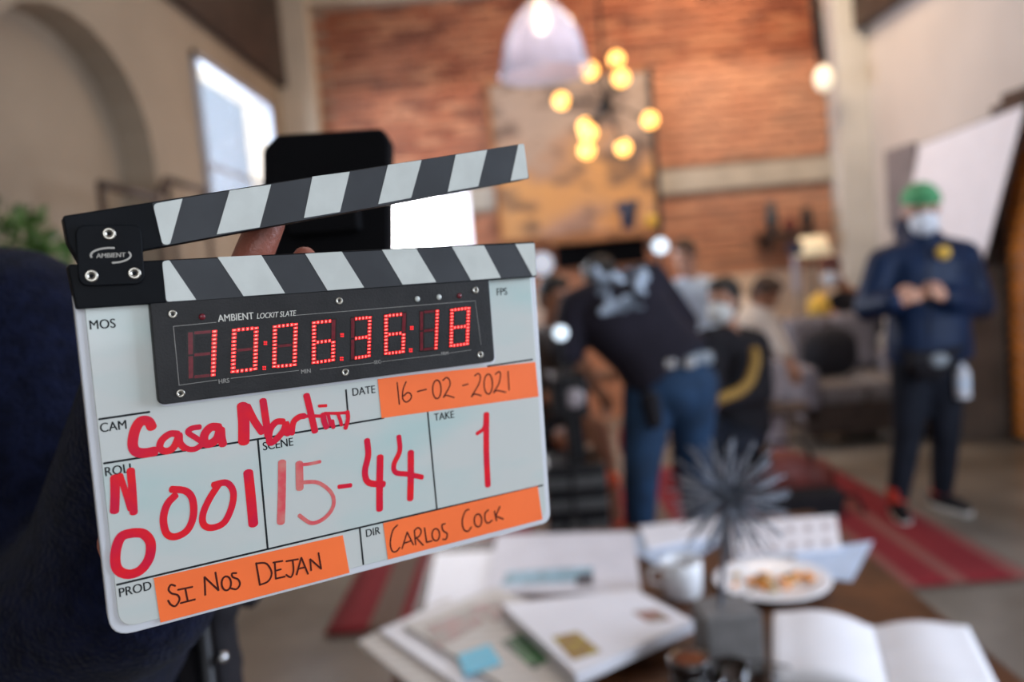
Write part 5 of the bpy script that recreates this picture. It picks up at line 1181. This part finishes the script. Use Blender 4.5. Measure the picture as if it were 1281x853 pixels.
# plate with food
q = onZ(966, 733, ZT); q.z = ZT; pt = thing('plate', 'white oval looking dinner plate beyond the open book', 'plate', q)
B().lathe([(.0001, .004), (.09, .004), (.10, .0), (.112, .008), (.165, .022), (.168, .025), (.160, .026), (.112, .014), (.10, .010), (.0001, .010)], q, 48).build('dish', 'ceramic_white', pt)
mat('carrot', (.85, .30, .04), .5, var=.3, scale=40); mat('rice', (.66, .48, .28), .7, var=.3, scale=60); mat('onion', (.70, .52, .50), .5, var=.1); mat('meat', (.22, .14, .05), .6, var=.4, scale=40)
rr = random.Random(5)
for k in range(34):
    a = rr.uniform(0, 6.28); d = min(.075, abs(rr.gauss(0, .045))); c = q+V((-.02+d*1.3*math.cos(a), d*math.sin(a), .014+rr.uniform(0, .012))); s_ = rr.uniform(.008, .018)
    nm, m = rr.choice((('carrot_piece', 'carrot'), ('carrot_piece', 'carrot'), ('rice_clump', 'rice'), ('onion_piece', 'onion'), ('meat_piece', 'meat')))
    o = B().sph(c, (s_*1.2, s_, s_*.7), Matrix.Rotation(a, 3, 'Z'), 8, 6).build(nm, m); tag(o, {'carrot_piece': 'orange cube of carrot in the food heap in the middle of the plate', 'rice_clump': 'tan clump of rice in the food heap in the middle of the plate', 'onion_piece': 'pale pink bit of onion in the food heap in the middle of the plate', 'meat_piece': 'brown piece of meat in the food heap in the middle of the plate'}[nm], 'food', 'food pieces, '+nm.replace('_', ' '))
for k in range(4):
    c = q+V((.10+.012*(k % 2), -.01+.014*k-.02, .022)); o = B().sph(c, (.011, .010, .007), None, 8, 6).build('carrot_piece', 'carrot'); tag(o, 'orange cube of carrot apart at the right rim of the plate', 'food', 'carrot pieces at the plate rim')
# wire starburst sculpture on a stone block
mat('block_grey', (.17, .165, .165), .75, var=.12, scale=20, bump=.2, bscale=80); mat('wire_grey', (.17, .19, .23), .4, metal=.3, var=.1)
q = onZ(921, 848, ZT); q.z = ZT; q.y += .06; sc_ = thing('starburst_sculpture', 'grey wire starburst on a rod in a square stone block', 'sculpture', q)
B().box(q+V((0, 0, .075)), (.135, .12, .15), Matrix.Rotation(R(4), 3, 'Z')).build('block', 'block_grey', sc_, bevel=.006)
bc = onY(911, 622, q.y); B().cone((q.x-.012, q.y, ZT+.15), (bc.x, bc.y, bc.z), .0065, .0065, 10).build('rod', 'wire_grey', sc_)
B().sph(bc, .018).build('hub', 'wire_grey', sc_)
rr = random.Random(11); N_ = 100
for k in range(N_):
    z_ = 1-2*(k+.5)/N_; a = k*2.39996; r_ = math.sqrt(1-z_*z_); d = V((r_*math.cos(a), r_*math.sin(a), z_)); ln = .150*rr.uniform(.85, 1.05)
    B().tube([bc+d*.01, bc+d*ln], [.0023, .0027], 5).build('spike', 'wire_grey', sc_)
# open book
ob = thing('open_book', 'large open book with blank white pages at the front right', 'book', onZ(1100, 820, ZT))
gx = onZ(1092, 788, ZT); gn = onZ(1108, 853, ZT); lt = onZ(968, 782, ZT); rt = onZ(1212, 796, ZT)
dirv = V((0, -1, 0)); dirv = (gn-gx); dirv.z = 0; dirv.normalize(); sd = V((-dirv.y, dirv.x, 0)); Lb = .34; wl, wr_ = (lt-gx).length, (rt-gx).length
def page_block(side, wd, name, hump):
    b = B(); n = 14; m_ = 8; vs = []; sgn = side
    for j in range(m_+1):
        for i in range(n+1):
            s_ = i/n; z_ = hump*math.sin(min(1, s_*1.25)*math.pi*.62)*(1-.45*s_)*1.6
            p = gx+sd*sgn*wd*s_+dirv*Lb*j/m_; vs.append(V((p.x, p.y, ZT+.006+max(z_, .004))))
    N_ = len(vs); low = [V((v.x, v.y, ZT+.004)) for v in vs]; fs = []
    for j in range(m_):
        for i in range(n): a = j*(n+1)+i; fs += [(a, a+1, a+n+2, a+n+1), (N_+a, N_+a+n+1, N_+a+n+2, N_+a+1)]
    rim = list(range(n+1))+[(j+1)*(n+1)-1 for j in range(1, m_+1)]+[m_*(n+1)+i for i in range(n-1, -1, -1)]+[j*(n+1) for j in range(m_-1, 0, -1)]
    for i in range(len(rim)): a, d = rim[i], rim[(i+1) % len(rim)]; fs.append((a, d, N_+d, N_+a))
    b.sm = True; b._add(vs+low, fs); return b.build(name, 'book_page', ob)
left_sign = 1 if sd.dot(lt-gx) > 0 else -1
page_block(left_sign, wl, 'left_pages', .034); page_block(-left_sign, wr_, 'right_pages', .022)
cc = gx+dirv*Lb/2+sd*left_sign*(wl-wr_)/2; B().box((cc.x, cc.y, ZT+.002), (wl+wr_+.02, Lb+.02, .004), Matrix.Rotation(math.atan2(dirv.x, -dirv.y), 3, 'Z')).build('cover', 'print_dark', ob)
# black jar, tumbler, loop of cable
q = onY(866, 832, 1.55); q = V((q.x, q.y, ZT)); 
zc = onY(866, 800, 1.55).z
q = onZ(864, 856, ZT+.06); q.z = ZT
jr = thing('candle_jar', 'glossy black jar with shiny lid at the front edge of the picture', 'jar', q); mat('black_gloss', (.006, .006, .008), .06, coat=1., var=.0)
B().lathe([(.0001, 0), (.040, 0), (.043, .004), (.043, .085), (.036, .095), (.0001, .095)], q, 36).build('jar_body', 'black_gloss', jr)
B().lathe([(.0001, .093), (.043, .093), (.045, .097), (.045, .120), (.041, .124), (.036, .119), (.0001, .119)], q, 36).build('lid', 'black_gloss', jr); B().cone(q+V((0, 0, .119)), q+V((0, 0, .121)), .033, .033, 28).build('lid_top', 'black_gloss', jr)
q2 = q+V((.085, -.015, 0)); tg = thing('tumbler', 'clear glass tumbler right of the glossy black jar', 'glass', q2); mat('glass_solid', (.96, .97, .98), .02, trans=1., var=0, ior=1.45)
B().lathe([(.0001, .0), (.032, 0), (.036, .004), (.040, .105), (.0375, .105), (.033, .012), (.0001, .010)], q2, 36).build('glass_body', 'glass_solid', tg)
q3 = q+V((.10, -.10, 0)); pts = [q3+V((-.10+.012*k, .0+.055*math.sin(k*.22), .055+.055*math.sin(math.pi*k/16))) for k in range(0, 17)]
gl2 = thing('eyeglasses', 'dark framed eyeglasses lying in front of the stone block', 'glasses', q3)
E1, E2 = onZ(905, 850, ZT+.03), onZ(965, 850, ZT+.03)
B().tube([onZ(868, 838, ZT+.05), onZ(905, 828, ZT+.06), onZ(950, 828, ZT+.055), onZ(985, 834, ZT+.04), onZ(1003, 850, ZT+.02), onZ(1008, 862, ZT+.006)], .0028, 8).build('temple', 'black_gloss', gl2)
for e in (E1, E2): B().tube([e+V((.026*math.cos(R(a)), .006*math.sin(R(a)), -.006+.022*math.sin(R(a)))) for a in range(0, 361, 24)], .0024, 6).build('rim', 'black_gloss', gl2); B().lathe([(.024, 0), (.0001, .001)], e+V((0, 0, -.006)), 20, frame((0, -1, .1))).build('lens', 'pane_glass', gl2)
B().tube([mix(E1, E2, .4), mix(E1, E2, .5)+V((0, 0, .006)), mix(E1, E2, .6)], .0024, 6).build('bridge', 'black_gloss', gl2)
